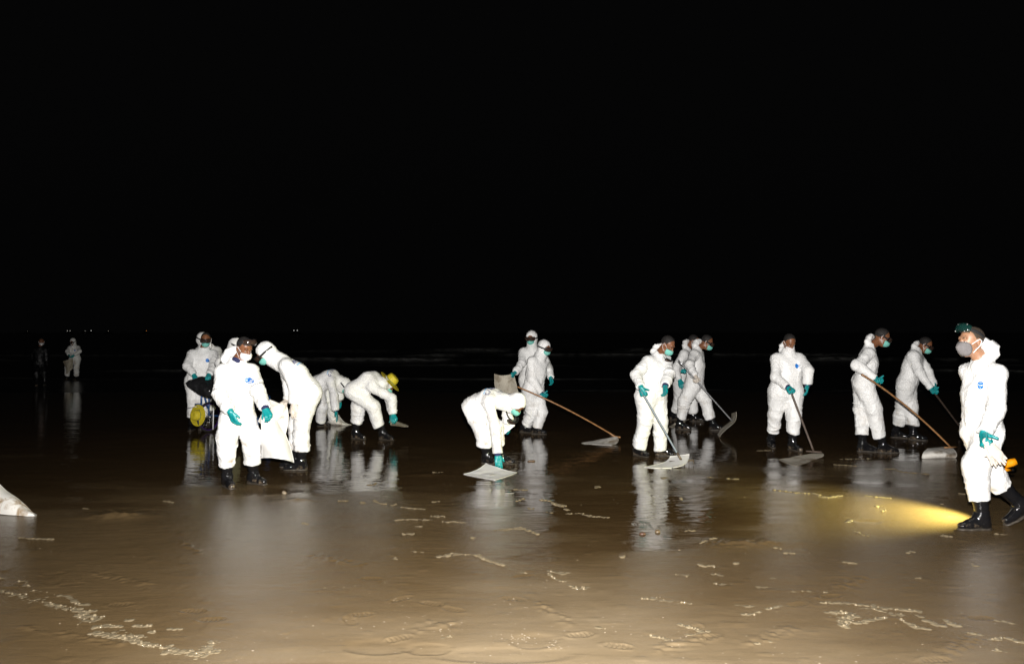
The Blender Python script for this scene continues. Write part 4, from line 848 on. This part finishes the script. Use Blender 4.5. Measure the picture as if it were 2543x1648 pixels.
# ------------------------------------------------------------------ hand cart with spoked wheels
BLUEP = simple('blue_frame_paint', (.02, .07, .20), .4, .2, 30, .2); TYRE = simple('tyre_rubber', (.02, .018, .017), .6, .4, 50, .3)
PURP = simple('purple_anodised_rim', (.09, .02, .28), .25, Metallic=.6); SPK = simple('spoke_steel', (.6, .6, .6), .3, Metallic=.9)
MUDT = simple('muddy_tyre', (.09, .065, .05), .6, .5, 30, .4)
def cart():
    c = at(519, 1031.5, 13.15); c[2] = .25; root = thing('hand_cart', (c[0]+.5, c[1]+.2, 0), 'blue hand cart with bicycle wheels and purple rims, mostly hidden behind the front worker', 'cart')
    n = unit([.90, -.44, 0]); f = unit([.44, .90, 0])
    for i, off in enumerate((0, .56)):
        o = c+n*off; w = thing('w', o, '', '')
        bpy.data.objects.remove(w)
        ty = MB().lathe([(.25+.018*math.cos(a)-.018, .018*math.sin(a)) for a in np.linspace(0, 2*math.pi, 11)[:-1]], o, n, 40, closed=True).out('wheel', TYRE if i == 0 else MUDT, root)
        MB().lathe([(.218, -.012), (.208, -.010), (.206, .010), (.218, .012)], o, n, 40, closed=True).out('rim', PURP if i == 0 else SPK, ty)
        MB().lathe([(.001, -.04), (.022, -.04), (.02, -.02), (.012, 0), (.02, .02), (.022, .04), (.001, .04)], o, n, 14).out('hub', SPK, ty)
        x = np.array([0, 0, 1.]); yv = f
        for k in range(18):
            a = 2*math.pi*k/18; b = a+(.5 if k % 2 else -.5); s_ = .03 if k % 4 < 2 else -.03
            MB().tube([o+n*s_+.02*(x*math.cos(b)+yv*math.sin(b)), o+.208*(x*math.cos(a)+yv*math.sin(a))], .0016, 4).out('spoke', SPK, ty)
    def bar(a, b, r=.014): MB().tube([at(*a), at(*b)], r, 8).out('frame_bar', BLUEP, root)
    bar((501, 968, 13.05), (499.5, 1012, 13.05), .016); bar((504, 970, 13.1), (516, 1014, 13.2), .016); bar((484, 1004, 13.05), (500, 1003, 13.05))
    bar((498, 975, 13.05), (668, 990, 13.2)); bar((505, 968, 13.6), (672, 984, 13.8)); bar((668, 990, 13.2), (672, 984, 13.8)); bar((668, 990, 13.2), (640, 1038, 13.2), .016)
    bar((640, 1038, 13.2), (520, 1031, 13.2)); bar((655, 1012, 13.2), (600, 1025, 13.4)); bar((519, 1031, 13.15), (519, 978, 13.15)); bar((640, 1038, 13.2), (642, 1066, 13.2))
    MB().tube([at(530.5, 1003, 12.9), at(529, 1066, 12.9)], .009, 6).out('support_rod', WELA, root)
    MB().tube([at(461, 1014, 12.95), at(484, 1010, 12.95), at(500, 1009, 13)], .004, 6).out('wire_hook', SPK, root)
    t = MB(); a, b, cc, d = at(505, 974, 13.1), at(666, 988, 13.2), at(670, 983, 13.75), at(509, 969, 13.6)
    t.add([a, b, cc, d]+[p-np.array([0, 0, .02]) for p in (a, b, cc, d)], [(0, 1, 2, 3), (7, 6, 5, 4), (0, 4, 5, 1), (1, 5, 6, 2), (2, 6, 7, 3), (3, 7, 4, 0)]); t.out('tray', BLUEP, root, False)
    straw_hat(at(491, 1031, 12.98), unit([-.45, -.85, .1]), 'yellow straw hat hanging beside the spoked cart wheel', .88)
    BAG = simple('black_bag_plastic', (.012, .012, .013), .22, 1., 12, .2)
    sheet(a3([[(463, 953, 12.9), (470, 966, 12.85), (500, 985, 12.85), (523, 990, 12.9)], [(478, 940, 12.95), (490, 948, 12.8), (505, 968, 12.75), (535, 976, 12.85)], [(500, 932, 13.0), (508, 940, 12.85), (520, 952, 12.8), (548, 966, 12.9)], [(545, 932, 13.2), (548, 940, 13.1), (552, 950, 13.1), (556, 960, 13.1)]]),
          BAG, 'crumpled black plastic bag draped over the front of the cart', wob=.022, name='plastic_bag', cat='bag', group=None, n=44)
cart()

# ------------------------------------------------------------------ sheets
sheet(a3([[(651, 1027, 8.45), (667, 1030, 8.4), (683, 1038, 8.5)], [(646, 1085, 8.6), (676, 1080, 8.2), (716, 1074, 8.75)], [(648, 1138, 8.75), (690, 1131, 8.3), (728, 1149, 8.7)]]), SH0, 'clean white sheet hanging from the front left worker\'s hand, curling at the hem', wob=.006)
sheet(a3([[(683, 1040, 8.62), (686, 1058, 8.9), (688, 1080, 8.66)], [(691, 1052, 8.75), (700, 1075, 8.95), (706, 1096, 8.7)], [(697, 1064, 8.9), (712, 1086, 8.95), (722, 1108, 8.75)]]), SH1, 'darker reverse flap of a folded sheet behind the clean white one', wob=.004)
sheet(a3([[(671, 991, 9.2), (690, 1000, 9.15), (712, 1008, 9.25)], [(656, 1020, 9.25), (688, 1030, 9.1), (722, 1032, 9.3)], [(641, 1046, 9.3), (672, 1068, 9.2), (708, 1084, 9.25)]]), SH1, 'brown-stained sheet held at a tilt by the worker with latex gloves', wob=.006, seed=3)
sheet([[gnd(807, 1053), gnd(825, 1055), gnd(846, 1056)], [at(818, 1040, 14.1), at(838, 1046, 13.7), gnd(860, 1056)], [at(842, 1030, 14.3), at(848, 1050, 14.1), gnd(874, 1054)]], SH1, 'grey-white sheet folded up off the sand under the glove of the worker at left centre', seed=4)
sheet([[at(968, 1042, 12.4), at(985, 1046, 12.5), at(1010, 1054, 12.5)], [at(969, 1050, 12.3), at(990, 1053, 12.3), at(1016, 1058, 12.4)], [at(970, 1056, 12.2), at(990, 1058, 12.2), at(1014, 1059, 12.3)]], SH2, 'tan sheet lifted by the worker in the yellow hat', seed=5)
sheet([[gnd(1150, 1177), gnd(1190, 1186), gnd(1229, 1192)], [at(1185, 1172, 9.35), gnd(1222, 1174), gnd(1262, 1183)], [at(1207, 1149, 9.75), at(1232, 1162, 9.5), gnd(1284, 1173)]], SH0, 'clean white sheet lying on the sand under the crouching worker\'s glove', seed=6)
sheet(a3([[(1250, 1028, 10.1), (1263, 1040, 10.1), (1279, 1056, 10.1)], [(1246, 1052, 10.15), (1258, 1060, 10.05), (1266, 1066, 10.1)], [(1240, 1074, 10.2), (1246, 1076, 10.1), (1251, 1079, 10.1)]]), SH0, 'folded white sheet tucked under the far arm of the crouching worker', seed=7, wob=.002)
sheet(a3([[(1228, 927, 13.7), (1250, 937, 13.6), (1275, 926, 13.7)], [(1228, 950, 13.75), (1255, 955, 13.5), (1282, 950, 13.75)], [(1231, 972, 13.8), (1258, 978, 13.6), (1288, 975, 13.8)]]), SH2, 'square stained sheet held up behind the crouching worker', seed=8)
gN = lambda x, y, z=0.: gnd(x, y, z)
sheet([[gN(1444, 1100), gN(1480, 1104), gN(1518, 1105)], [gN(1478, 1093), gN(1500, 1097), at(1536, 1102, 11.7)], [at(1510, 1090, 12.0), at(1522, 1086, 11.9), at(1546, 1090, 11.8)], [at(1520, 1082, 12.1), at(1524, 1078, 12.0), at(1530, 1076, 11.9)], [at(1514, 1090, 12.2), at(1518, 1086, 12.2), at(1526, 1088, 12.1)]], SH1, 'sheet with a rolled end dragged by the bamboo pole at centre', seed=9, wob=.002)
hR = lambda p: p[1]['R']['hand']; hL = lambda p: p[1]['L']['hand']
rake(at(1527, 1083, 12.0), hR(p10), .62, BAMBOO, 'long brown bamboo pole held at the hip by the hooded worker at centre', .012, head=.25, headdir=(.5, -.8, 0), upp=at(1285, 960, hR(p10)[1]-.22))
sheet([[gN(1599, 1160), gN(1630, 1164), gN(1658, 1162)], [gN(1640, 1152), at(1664, 1166, 9.7), at(1690, 1160, 9.6)], [at(1662, 1146, 10.1), at(1672, 1150, 9.8), at(1712, 1156, 9.75)], [at(1664, 1132, 10.15), at(1688, 1130, 10.1), at(1712, 1127, 10.05)]], SH0, 'white sheet curled up against the toothed rake', seed=10, wob=.002)
rake(at(1693, 1144, 9.93), hR(p11), .1, GREYP, 'grey blue pole ending in a rusty toothed rake head', .013, teeth=6, headdir=(.95, -.3, .1))
sheet([[at(1829, 1022, 12.6), at(1822, 1024, 12.9), at(1816, 1026, 13.2)], [at(1834, 1060, 12.6), at(1828, 1058, 12.9), at(1822, 1054, 13.2)], [at(1798, 1056, 12.5), at(1794, 1054, 12.8), at(1790, 1052, 13.2)], [at(1788, 1085, 12.4), at(1784, 1083, 12.6), at(1782, 1080, 12.8)]], SH2, 'dirty sheet seen nearly edge on, waving in an S beside the striding worker', seed=11, wob=.003)
rake(at(1820, 1047, 12.8), hR(p12), .42, ALU, 'silver metal pole slanting down from the pale glove of the striding worker', .0125)
sheet([[gN(1661, 1059), gN(1668, 1062), gN(1676, 1060)], [gN(1672, 1055), gN(1682, 1054), gN(1692, 1053)], [at(1700, 1040, 13.9), at(1704, 1043, 13.8), at(1711, 1040, 13.8)]], SH2, 'small dim sheet on the sand behind the boots of the striding worker', seed=12)
sheet([[gN(1934, 1141), gN(1955, 1151), gN(1978, 1157)], [at(1972, 1136, 10.4), gN(1992, 1143), gN(2012, 1146)], [at(2016, 1124, 10.8), at(2030, 1130, 10.5), at(2032, 1138, 10.4)], [at(2040, 1126, 10.7), at(2050, 1128, 10.5), at(2044, 1132, 10.4)]], SH2, 'muddy tan sheet at the foot of the dark pole', seed=13, wob=.004)
rake(at(2021, 1121, 10.75), hR(p14), .03, DWOOD, 'dark wooden pole of the worker facing the camera', .014, head=.2, headdir=(.9, -.4, 0))
sheet([[gN(2289, 1139), gN(2325, 1137), gN(2372, 1137)], [at(2290, 1120, 10.3), at(2330, 1116, 10.15), at(2385, 1130, 10.4)], [at(2296, 1110, 10.6), at(2330, 1106, 10.6), at(2368, 1112, 10.7)], [at(2330, 1112, 11.0), at(2345, 1108, 11.0), at(2360, 1110, 11.0)]], SH1, 'white sheet with brown smears curled under the right bamboo pole', seed=14, wob=.004)
rake(at(2361, 1110, 10.6), hR(p15), .50, BAMBOO, 'long brown bamboo pole crossing in front of the leaning worker at right', .012, head=.22, headdir=(.9, .3, 0), upp=at(2140, 929, hR(p15)[1]-.12))
rake(at(2392, 1070, 12.6), hR(p16), .03, DWOOD, 'darker pole of the leaning worker, its foot hidden behind the walker', .013, head=.2, headdir=(.9, .3, 0))
sheet(a3([[(157, 897, 27.1), (168, 893, 27.0), (181, 889, 27.1)], [(162, 906, 27.1), (170, 905, 26.9), (180, 901, 27.1)], [(165, 927, 27.2), (172, 922, 27.1), (181, 914, 27.2)]]), SH2, 'tan sheet in the hands of the distant worker in the shallows', seed=15)
# sheet at the left edge, an arch resting on the sand with its pointed corner in view
sheet([[gN(-230, 1222), at(-140, 1070, 7.9), at(-30, 1174, 7.6), at(30, 1229, 7.4), at(90, 1281, 7.17)], [gN(-240, 1245), at(-150, 1160, 7.5), at(-10, 1215, 7.25), at(45, 1252, 7.1), gN(88, 1283)],
       [gN(-230, 1262), gN(-150, 1264), gN(0, 1270), gN(45, 1288), gN(86, 1280)]], SHL_, 'grey-white sheet with brown stains, its corner poking in at the left edge', seed=16, wob=.006)

# ------------------------------------------------------------------ things the right-hand walker carries
def spare_gloves():
    j = p17[1]['L']; h = j['hand']; root = thing('latex_gloves', h, 'pair of empty white latex gloves dangling from the walker\'s teal hand', 'gloves')
    for q in (0, 1):
        D = unit(np.array([.62-.25*q, -.12+.2*q, -.78])); f = Field(); w = h+np.array([.0+.012*q, -.035+.02*q, .005])
        T = unit(np.cross(D, [0, -1, 0])); Np = unit(np.cross(T, D))
        P = lambda d, t, z: w+D*d+T*t*.72+Np*z
        f.cone(P(0, 0, 0), P(.07, 0, 0), .03, .036, .01, flat=Np, fs=.32); f.cone(P(.07, 0, 0), P(.13, 0, 0), .036, .044, .015, flat=Np, fs=.3)
        for i, (t, ln) in enumerate(((.034, .075), (.012, .095), (-.012, .09), (-.034, .07))):
            f.cone(P(.125, t, 0), P(.125+ln, t*1.35, .008*math.sin(i*2)), .0125, .009, .006, flat=Np, fs=.6)
        f.cone(P(.06, .03, 0), P(.11, .075, 0), .013, .009, .01, flat=Np, fs=.6)
        V, Q = f.mesh(.005); mesh('spare_glove', V, Q, LATEX, root)
spare_gloves()
YEL = simple('orange_yellow_plastic', (.75, .28, .005), .35); 
def lantern():
    c = at(2493, 1154, 7.0); root = thing('hand_lantern', c, 'yellow hand lantern with black-ended handles behind the walker\'s knee', 'lantern')
    d = unit([-.86, .26, -.36]); x = unit(np.cross(d, [0, 0, 1])); u = np.cross(x, d)
    MB().lathe([(.001, -.10), (.03, -.10), (.034, -.06), (.034, 0), (.055, .05), (.058, .07), (.05, .07), (.046, .055)], c, d, 24).out('housing', YEL, root)
    em = bpy.data.materials.new('lamp_lens'); em.use_nodes = True; p = em.node_tree.nodes['Principled BSDF']; p.inputs['Emission Color'].default_value = (1, .9, .3, 1); p.inputs['Emission Strength'].default_value = 3
    MB().lathe([(.001, .06), (.03, .0605), (.046, .06)], c, d, 24).out('lens', em, root)
    for (a, b) in (((2490, 1158), (2517, 1155)), ((2488, 1167), (2511, 1166))):
        A, B = at(*a, 6.95), at(*b, 7.0); e = unit(B-A)
        MB().tube([A, B], .013, 10).out('handle', YEL, root); MB().tube([B, B+e*.03], .0125, 10).out('handle_cap', BLK, root)
    MB().tube([at(2488, 1144, 6.95), at(2496, 1147, 6.95), at(2494, 1158, 6.95)], [.016, .02, .014], 10).out('grip', YEL, root)
    MB().tube([c+np.array([0, 0, .03]), p17[1]['R']['hand']], .006, 6).out('carry_loop', BLK, root)
    L = bpy.data.lights.new('lantern_light', 'SPOT'); L.energy = 520; L.color = (.97, .95, .40); L.spot_size = math.radians(106); L.spot_blend = .75; L.shadow_soft_size = .03
    lo = bpy.data.objects.new('lantern_light', L); COL.objects.link(lo); lo.parent = root; lo.location = tuple(d*.09)
    lo.rotation_euler = Vector(d).to_track_quat('-Z', 'Y').to_euler()
lantern()

# ------------------------------------------------------------------ lights of boats on the horizon
HULL = simple('dark_boat_paint', (.05, .05, .055), .6)
def boat(px, Yd, col, e, label, double=False):
    c = at(px, CY, Yd); c[2] = 0; root = thing('fishing_boat', c, label, 'boat', 'boats with lights on the horizon'); L = 9.
    st = []; n = 9
    for i in range(n):
        t = i/(n-1)*2-1; w = 1.4*(1-abs(t)**3*(.95 if t > 0 else .4)); h = 1.0+.5*t*t; x = t*L/2
        st += [c+np.array([x*.9, 0, -.2]), c+np.array([x, -w*.8, .3]), c+np.array([x, -w, h]), c+np.array([x, w, h]), c+np.array([x, w*.8, .3])]
    Fc = [(i*5+k, i*5+(k+1) % 5, (i+1)*5+(k+1) % 5, (i+1)*5+k) for i in range(n-1) for k in range(5)]+[tuple(range(5))[::-1], tuple(range((n-1)*5, n*5))]
    mesh('hull', st, Fc, HULL, root, False)
    MB().box(c+np.array([-1.2, 0, 1.9]), np.eye(3), (1.2, .8, .9)).out('cabin', HULL, root, False)
    MB().tube([c+np.array([.6, 0, 1]), c+np.array([.6, 0, 4.2])], .06, 6).out('mast', HULL, root)
    m = bpy.data.materials.new('boat_lamp'); m.use_nodes = True; p = m.node_tree.nodes['Principled BSDF']; p.inputs['Emission Color'].default_value = (*col, 1); p.inputs['Emission Strength'].default_value = e*.42
    for dx in ((-1.6, 1.4) if double else (.6,)):
        MB().lathe([(.001, -.35), (.3, -.18), (.35, 0), (.3, .18), (.001, .35)], c+np.array([dx, -.9, 3.0]), [0, 0, 1], 8).out('lamp', m, root)
for a in ((68, 1300, (1, .9, .7), .35, 'faintest boat light, leftmost on the horizon'), (172, 900, (1, .95, .85), 1.6, 'boat light above the distant hooded worker', True), (211, 1000, (1, .95, .85), .9, 'dimmer of the two close boat lights right of the distant worker'),
          (226, 850, (1, 1, .95), 2.2, 'brightest small boat light, right of the dimmer close one'), (269, 1000, (1, .9, .7), .9, 'lone faint boat light between the white pair and the orange one'), (363, 900, (1, .3, .05), 1.6, 'boat with an orange light on the horizon'),
          (735, 700, (1, 1, .95), 2., 'boat with twin white lights above the leaning worker', True)): boat(*a)

# ------------------------------------------------------------------ foam, shell bits
def foam_and_debris():
    R1 = lambda *p: [(x/2.814, 1100+y/2.814) for x, y in p]
    R2 = lambda *p: [(600+x/2.814, 1100+y/2.814) for x, y in p]
    R3 = lambda *p: [(1200+x/2.814, 1100+y/2.814) for x, y in p]
    R4 = lambda *p: [(1843+x/2.814, 1100+y/2.814) for x, y in p]
    lines = [(R1((0, 940), (60, 945)), .5), (R1((120, 960), (190, 970), (175, 995), (215, 1000)), .8), (R1((180, 1020), (270, 1030), (340, 1045)), 1.1), (R1((360, 1055), (480, 1070), (540, 1115), (620, 1130)), .9), (R1((0, 1025), (110, 1060), (240, 1100), (360, 1125), (480, 1150), (600, 1175), (680, 1168)), 1.2),
        (R1((560, 1190), (600, 1220), (650, 1238)), 1.7), (R1((655, 1282), (750, 1270), (850, 1275)), 1.0), (R1((665, 1320), (730, 1330), (830, 1345), (900, 1350)), 1.2), (R1((890, 1350), (960, 1385), (1040, 1405), (1110, 1410)), 1.2), (R1((1130, 1418), (1190, 1420)), .8), (R1((1180, 1445), (1300, 1450), (1400, 1480), (1500, 1450), (1430, 1430), (1500, 1388)), 1.1),
        (R1((700, 1210), (730, 1210)), .6), (R1((870, 1235), (930, 1230)), .9), (R1((950, 1270), (1040, 1278)), .7), (R1((840, 1300), (865, 1300)), .5), (R1((1030, 1320), (1080, 1312)), .4), (R1((1170, 1290), (1270, 1295)), .5), (R1((940, 1340), (1010, 1345)), .7), (R1((690, 530), (820, 530), (950, 480)), .5), (R1((1130, 400), (1200, 415)), .6), (R1((575, 455), (620, 460)), .5), (R1((140, 660), (210, 665), (380, 672)), .5),
        (R2((1080, 537), (1200, 532), (1340, 537)), .8), (R2((1110, 445), (1170, 455), (1280, 462)), .6), (R2((1320, 510), (1430, 512)), .9), (R2((1410, 548), (1500, 550), (1560, 558)), .9), (R2((1120, 635), (1190, 635)), .7), (R2((1190, 758), (1280, 765)), .5), (R2((1360, 795), (1430, 785), (1500, 775), (1640, 782), (1720, 820), (1840, 855)), .9), (R2((1750, 612), (1830, 600), (1960, 602)), .8), (R2((1225, 580), (1260, 585)), .6), (R2((680, 402), (750, 402)), .5), (R2((1340, 205), (1410, 203)), .4),
        (R3((130, 610), (250, 590), (370, 630)), .9), (R3((200, 322), (320, 328)), .6), (R3((400, 395), (470, 402)), .6), (R3((485, 415), (560, 442)), 1.0), (R3((570, 460), (595, 468)), .7), (R3((590, 493), (680, 492), (750, 512), (870, 520)), .9), (R3((460, 910), (500, 945), (570, 965)), .5), (R3((600, 990), (650, 1012), (700, 1015), (740, 1000)), 1.), (R3((1335, 915), (1440, 920)), .7), (R3((1590, 978), (1700, 985), (1830, 980)), .8), (R3((1095, 1085), (1230, 1080)), .8), (R3((1220, 1095), (1340, 1102)), .8), (R3((1355, 1108), (1460, 1118)), .8),
        (R3((1810, 1190), (1890, 1190)), .7), (R3((1170, 1340), (1240, 1355), (1300, 1372)), .7), (R3((1780, 1130), (1890, 1140)), .6), (R3((260, 903), (310, 905)), .5), (R3((780, 1283), (870, 1292)), .3), (R3((1700, 248), (1780, 250)), .8), (R3((1560, 238), (1610, 240)), .4),
        (R4((640, 148), (720, 155), (800, 158)), .7), (R4((1000, 180), (1060, 180), (1110, 200), (1300, 215)), .6), (R4((100, 52), (200, 50)), .8), (R4((680, 112), (900, 108)), .4), (R4((220, 325), (370, 345), (500, 352), (540, 360)), .5), (R4((540, 375), (610, 378), (690, 365)), 1.), (R4((850, 365), (940, 375), (1040, 385)), .7), (R4((510, 1112), (640, 1110), (850, 1130), (1080, 1160), (1250, 1170)), 1.1), (R4((830, 1150), (920, 1155), (1040, 1190), (1130, 1200)), .7),
        (R4((640, 1188), (700, 1180), (770, 1200), (720, 1235), (700, 1268), (740, 1270)), 1.6), (R4((800, 1250), (900, 1230), (1020, 1215)), .8), (R4((1110, 1230), (1200, 1280), (1320, 1298)), .8), (R4((1200, 1195), (1270, 1215)), .5), (R4((1290, 1235), (1340, 1262), (1420, 1275)), .9), (R4((1430, 1240), (1490, 1275)), 1.), (R4((1550, 1320), (1660, 1335)), .8), (R4((1720, 1370), (1840, 1355), (1960, 1385)), .7), (R4((1770, 1440), (1850, 1455)), .6), (R4((110, 1005), (185, 1005)), .8), (R4((200, 942), (240, 950)), .5), (R4((350, 1035), (490, 1030)), .5), (R4((1380, 425), (1410, 425)), .5), (R4((560, 1038), (600, 1040)), .4)]
    for _ in range(46):
        px, py = random.uniform(700, 2500), random.uniform(1180, 1600)
        if 2050 < px and py < 1220: continue
        ln = random.uniform(8, 46)*(py-900)/500; sl_ = random.uniform(-.25, .3); k = [(px+ln*t, py+ln*t*sl_+random.uniform(-3, 3)) for t in (0, .35, .7, 1)]
        lines.append((k, random.uniform(.25, .7)))
    base = []; n = 8
    prof = [(1.0, 0), (.97, .35), (.75, .72), (.4, .95), (.0, 1.02)]
    for r, h in prof[:-1]:
        for k in range(n): base.append((r*math.cos(2*math.pi*k/n), r*math.sin(2*math.pi*k/n), h))
    base.append((0, 0, 1.02)); base = np.array(base)
    bf = [(i*n+k, i*n+(k+1) % n, (i+1)*n+(k+1) % n, (i+1)*n+k) for i in range(3) for k in range(n)]; bt = [(3*n+k, 3*n+(k+1) % n, 4*n, 4*n) for k in range(n)]
    tri = np.array(bf+bt)
    def blob_mesh(items, name, mat, kind='stuff', label=None):
        V = np.concatenate([base*[rx, ry, rz]*1.0+p for p, rx, ry, rz in items]); m = len(base)
        Fq = np.concatenate([tri+i*m for i in range(len(items))])
        faces = [tuple(dict.fromkeys(f)) for f in Fq.tolist()]
        o = mesh(name, V, faces, mat); return tag(o, label, kind=kind)
    it = []
    for pts, w in lines:
        g = [gnd(*p) for p in pts]
        for a, b in zip(g[:-1], g[1:]):
            L = np.linalg.norm(b-a); wy = .024*w
            for _ in range(int(max(5, L*w*620))):
                t = random.random(); p = a+(b-a)*t; k = .35+.65*abs(vnoise(p[None]*9)[0])*1.6
                q = p+np.array([random.gauss(0, .5)*wy*k, random.gauss(0, .6)*wy*k, 0]); r = random.choice((.003, .005, .008, .012, .018))*random.uniform(.7, 1.3)*(1 if w < 1.3 else 1.15)
                q[2] = -.002; it.append((q, r, r, r*(random.uniform(.12, .3) if q[1] < 5.6 else random.uniform(.3, .6))) if random.random() > .14 else (q, r*.45, r*.45, r*.5))
    FO, n_, l_, p_ = nt('sea_foam_bubbles', (.15, .12, .075), .12, IOR=1.33)
    blob_mesh(it, 'sea_foam', FO, label='lines of brownish foam bubbles stranded on the wet sand')
    SHL = simple('pale_shell_grit', (.20, .16, .11), .4, 0, 30, .3); it = []
    for _ in range(420):
        py = random.choice((random.uniform(1180, 1648), random.uniform(1400, 1648))); px = random.uniform(-60, 2600); 
        if px < 500 and py > 1480 and random.random() < .7: continue
        q = gnd(px, py); r = random.uniform(.0014, .0035)*(1.4 if random.random() < .06 else 1)*(q[1]/5)**.4; q[2] = -.001; it.append((q, r*random.uniform(1, 2), r, r*.6))
    for (cx, cy, k) in ((1290, 1583, 30), (1385, 1600, 20), (1120, 1560, 16), (1690, 1590, 18), (2030, 1435, 14), (1420, 1335, 14), (1005, 1540, 8), (225, 1240, 14), (420, 1290, 16), (1960, 1470, 10), (990, 1490, 10), (860, 1455, 10), (1280, 1500, 12)):
        for _ in range(k):
            q = gnd(cx+random.gauss(0, 22), cy+random.gauss(0, 8)); r = random.uniform(.0015, .004); q[2] = -.001; it.append((q, r*random.uniform(1, 1.8), r, r*.6))
    blob_mesh(it, 'shell_grit', SHL, label='pale shell grit scattered over the sand')
    # the few lumps one could pick up
    def lump(px, py, sx, sy, sz, mat, name, label, cat):
        g = gnd(px, py); f = Field(); f.ell(g+np.array([0, 0, sz*.4]), np.eye(3), (sx, sy, sz), .01); f.cone(g+np.array([sx*.5, 0, sz*.3]), g+np.array([sx*.9, .01, .004]), sz*.7, sz*.3, .01)
        V, Q = f.mesh(min(sx, sz)/3.2); Nn = vnormals(V, Q); V = V+Nn*(vnoise(V*45)*sz*.25)[:, None]; V = V-g
        o = mesh(name, V, Q, mat); o.location = tuple(g); return tag(o, label, cat)
    lump(706, 1226, .022, .018, .024, SHL, 'shell', 'pale pointed shell on the dark sand right of the front worker\'s boots', 'shell')
    lump(1319, 1145, .05, .03, .012, simple('brown_leaf', (.14, .09, .06), .5), 'leaf', 'brown leaf on the wet mirror of sand at centre', 'leaf')
    lump(1633, 1321, .02, .018, .016, simple('ochre_stone', (.10, .07, .035), .4), 'pebble', 'rounder ochre pebble in the bright reflection right of centre', 'pebble')
    lump(1595, 1326, .028, .018, .012, simple('rusty_stone', (.07, .035, .02), .4), 'pebble', 'flat rusty pebble left of the ochre one', 'pebble')
foam_and_debris()
# drop helper properties
for o in list(bpy.data.objects):
    if 'org' in o.keys(): del o['org']
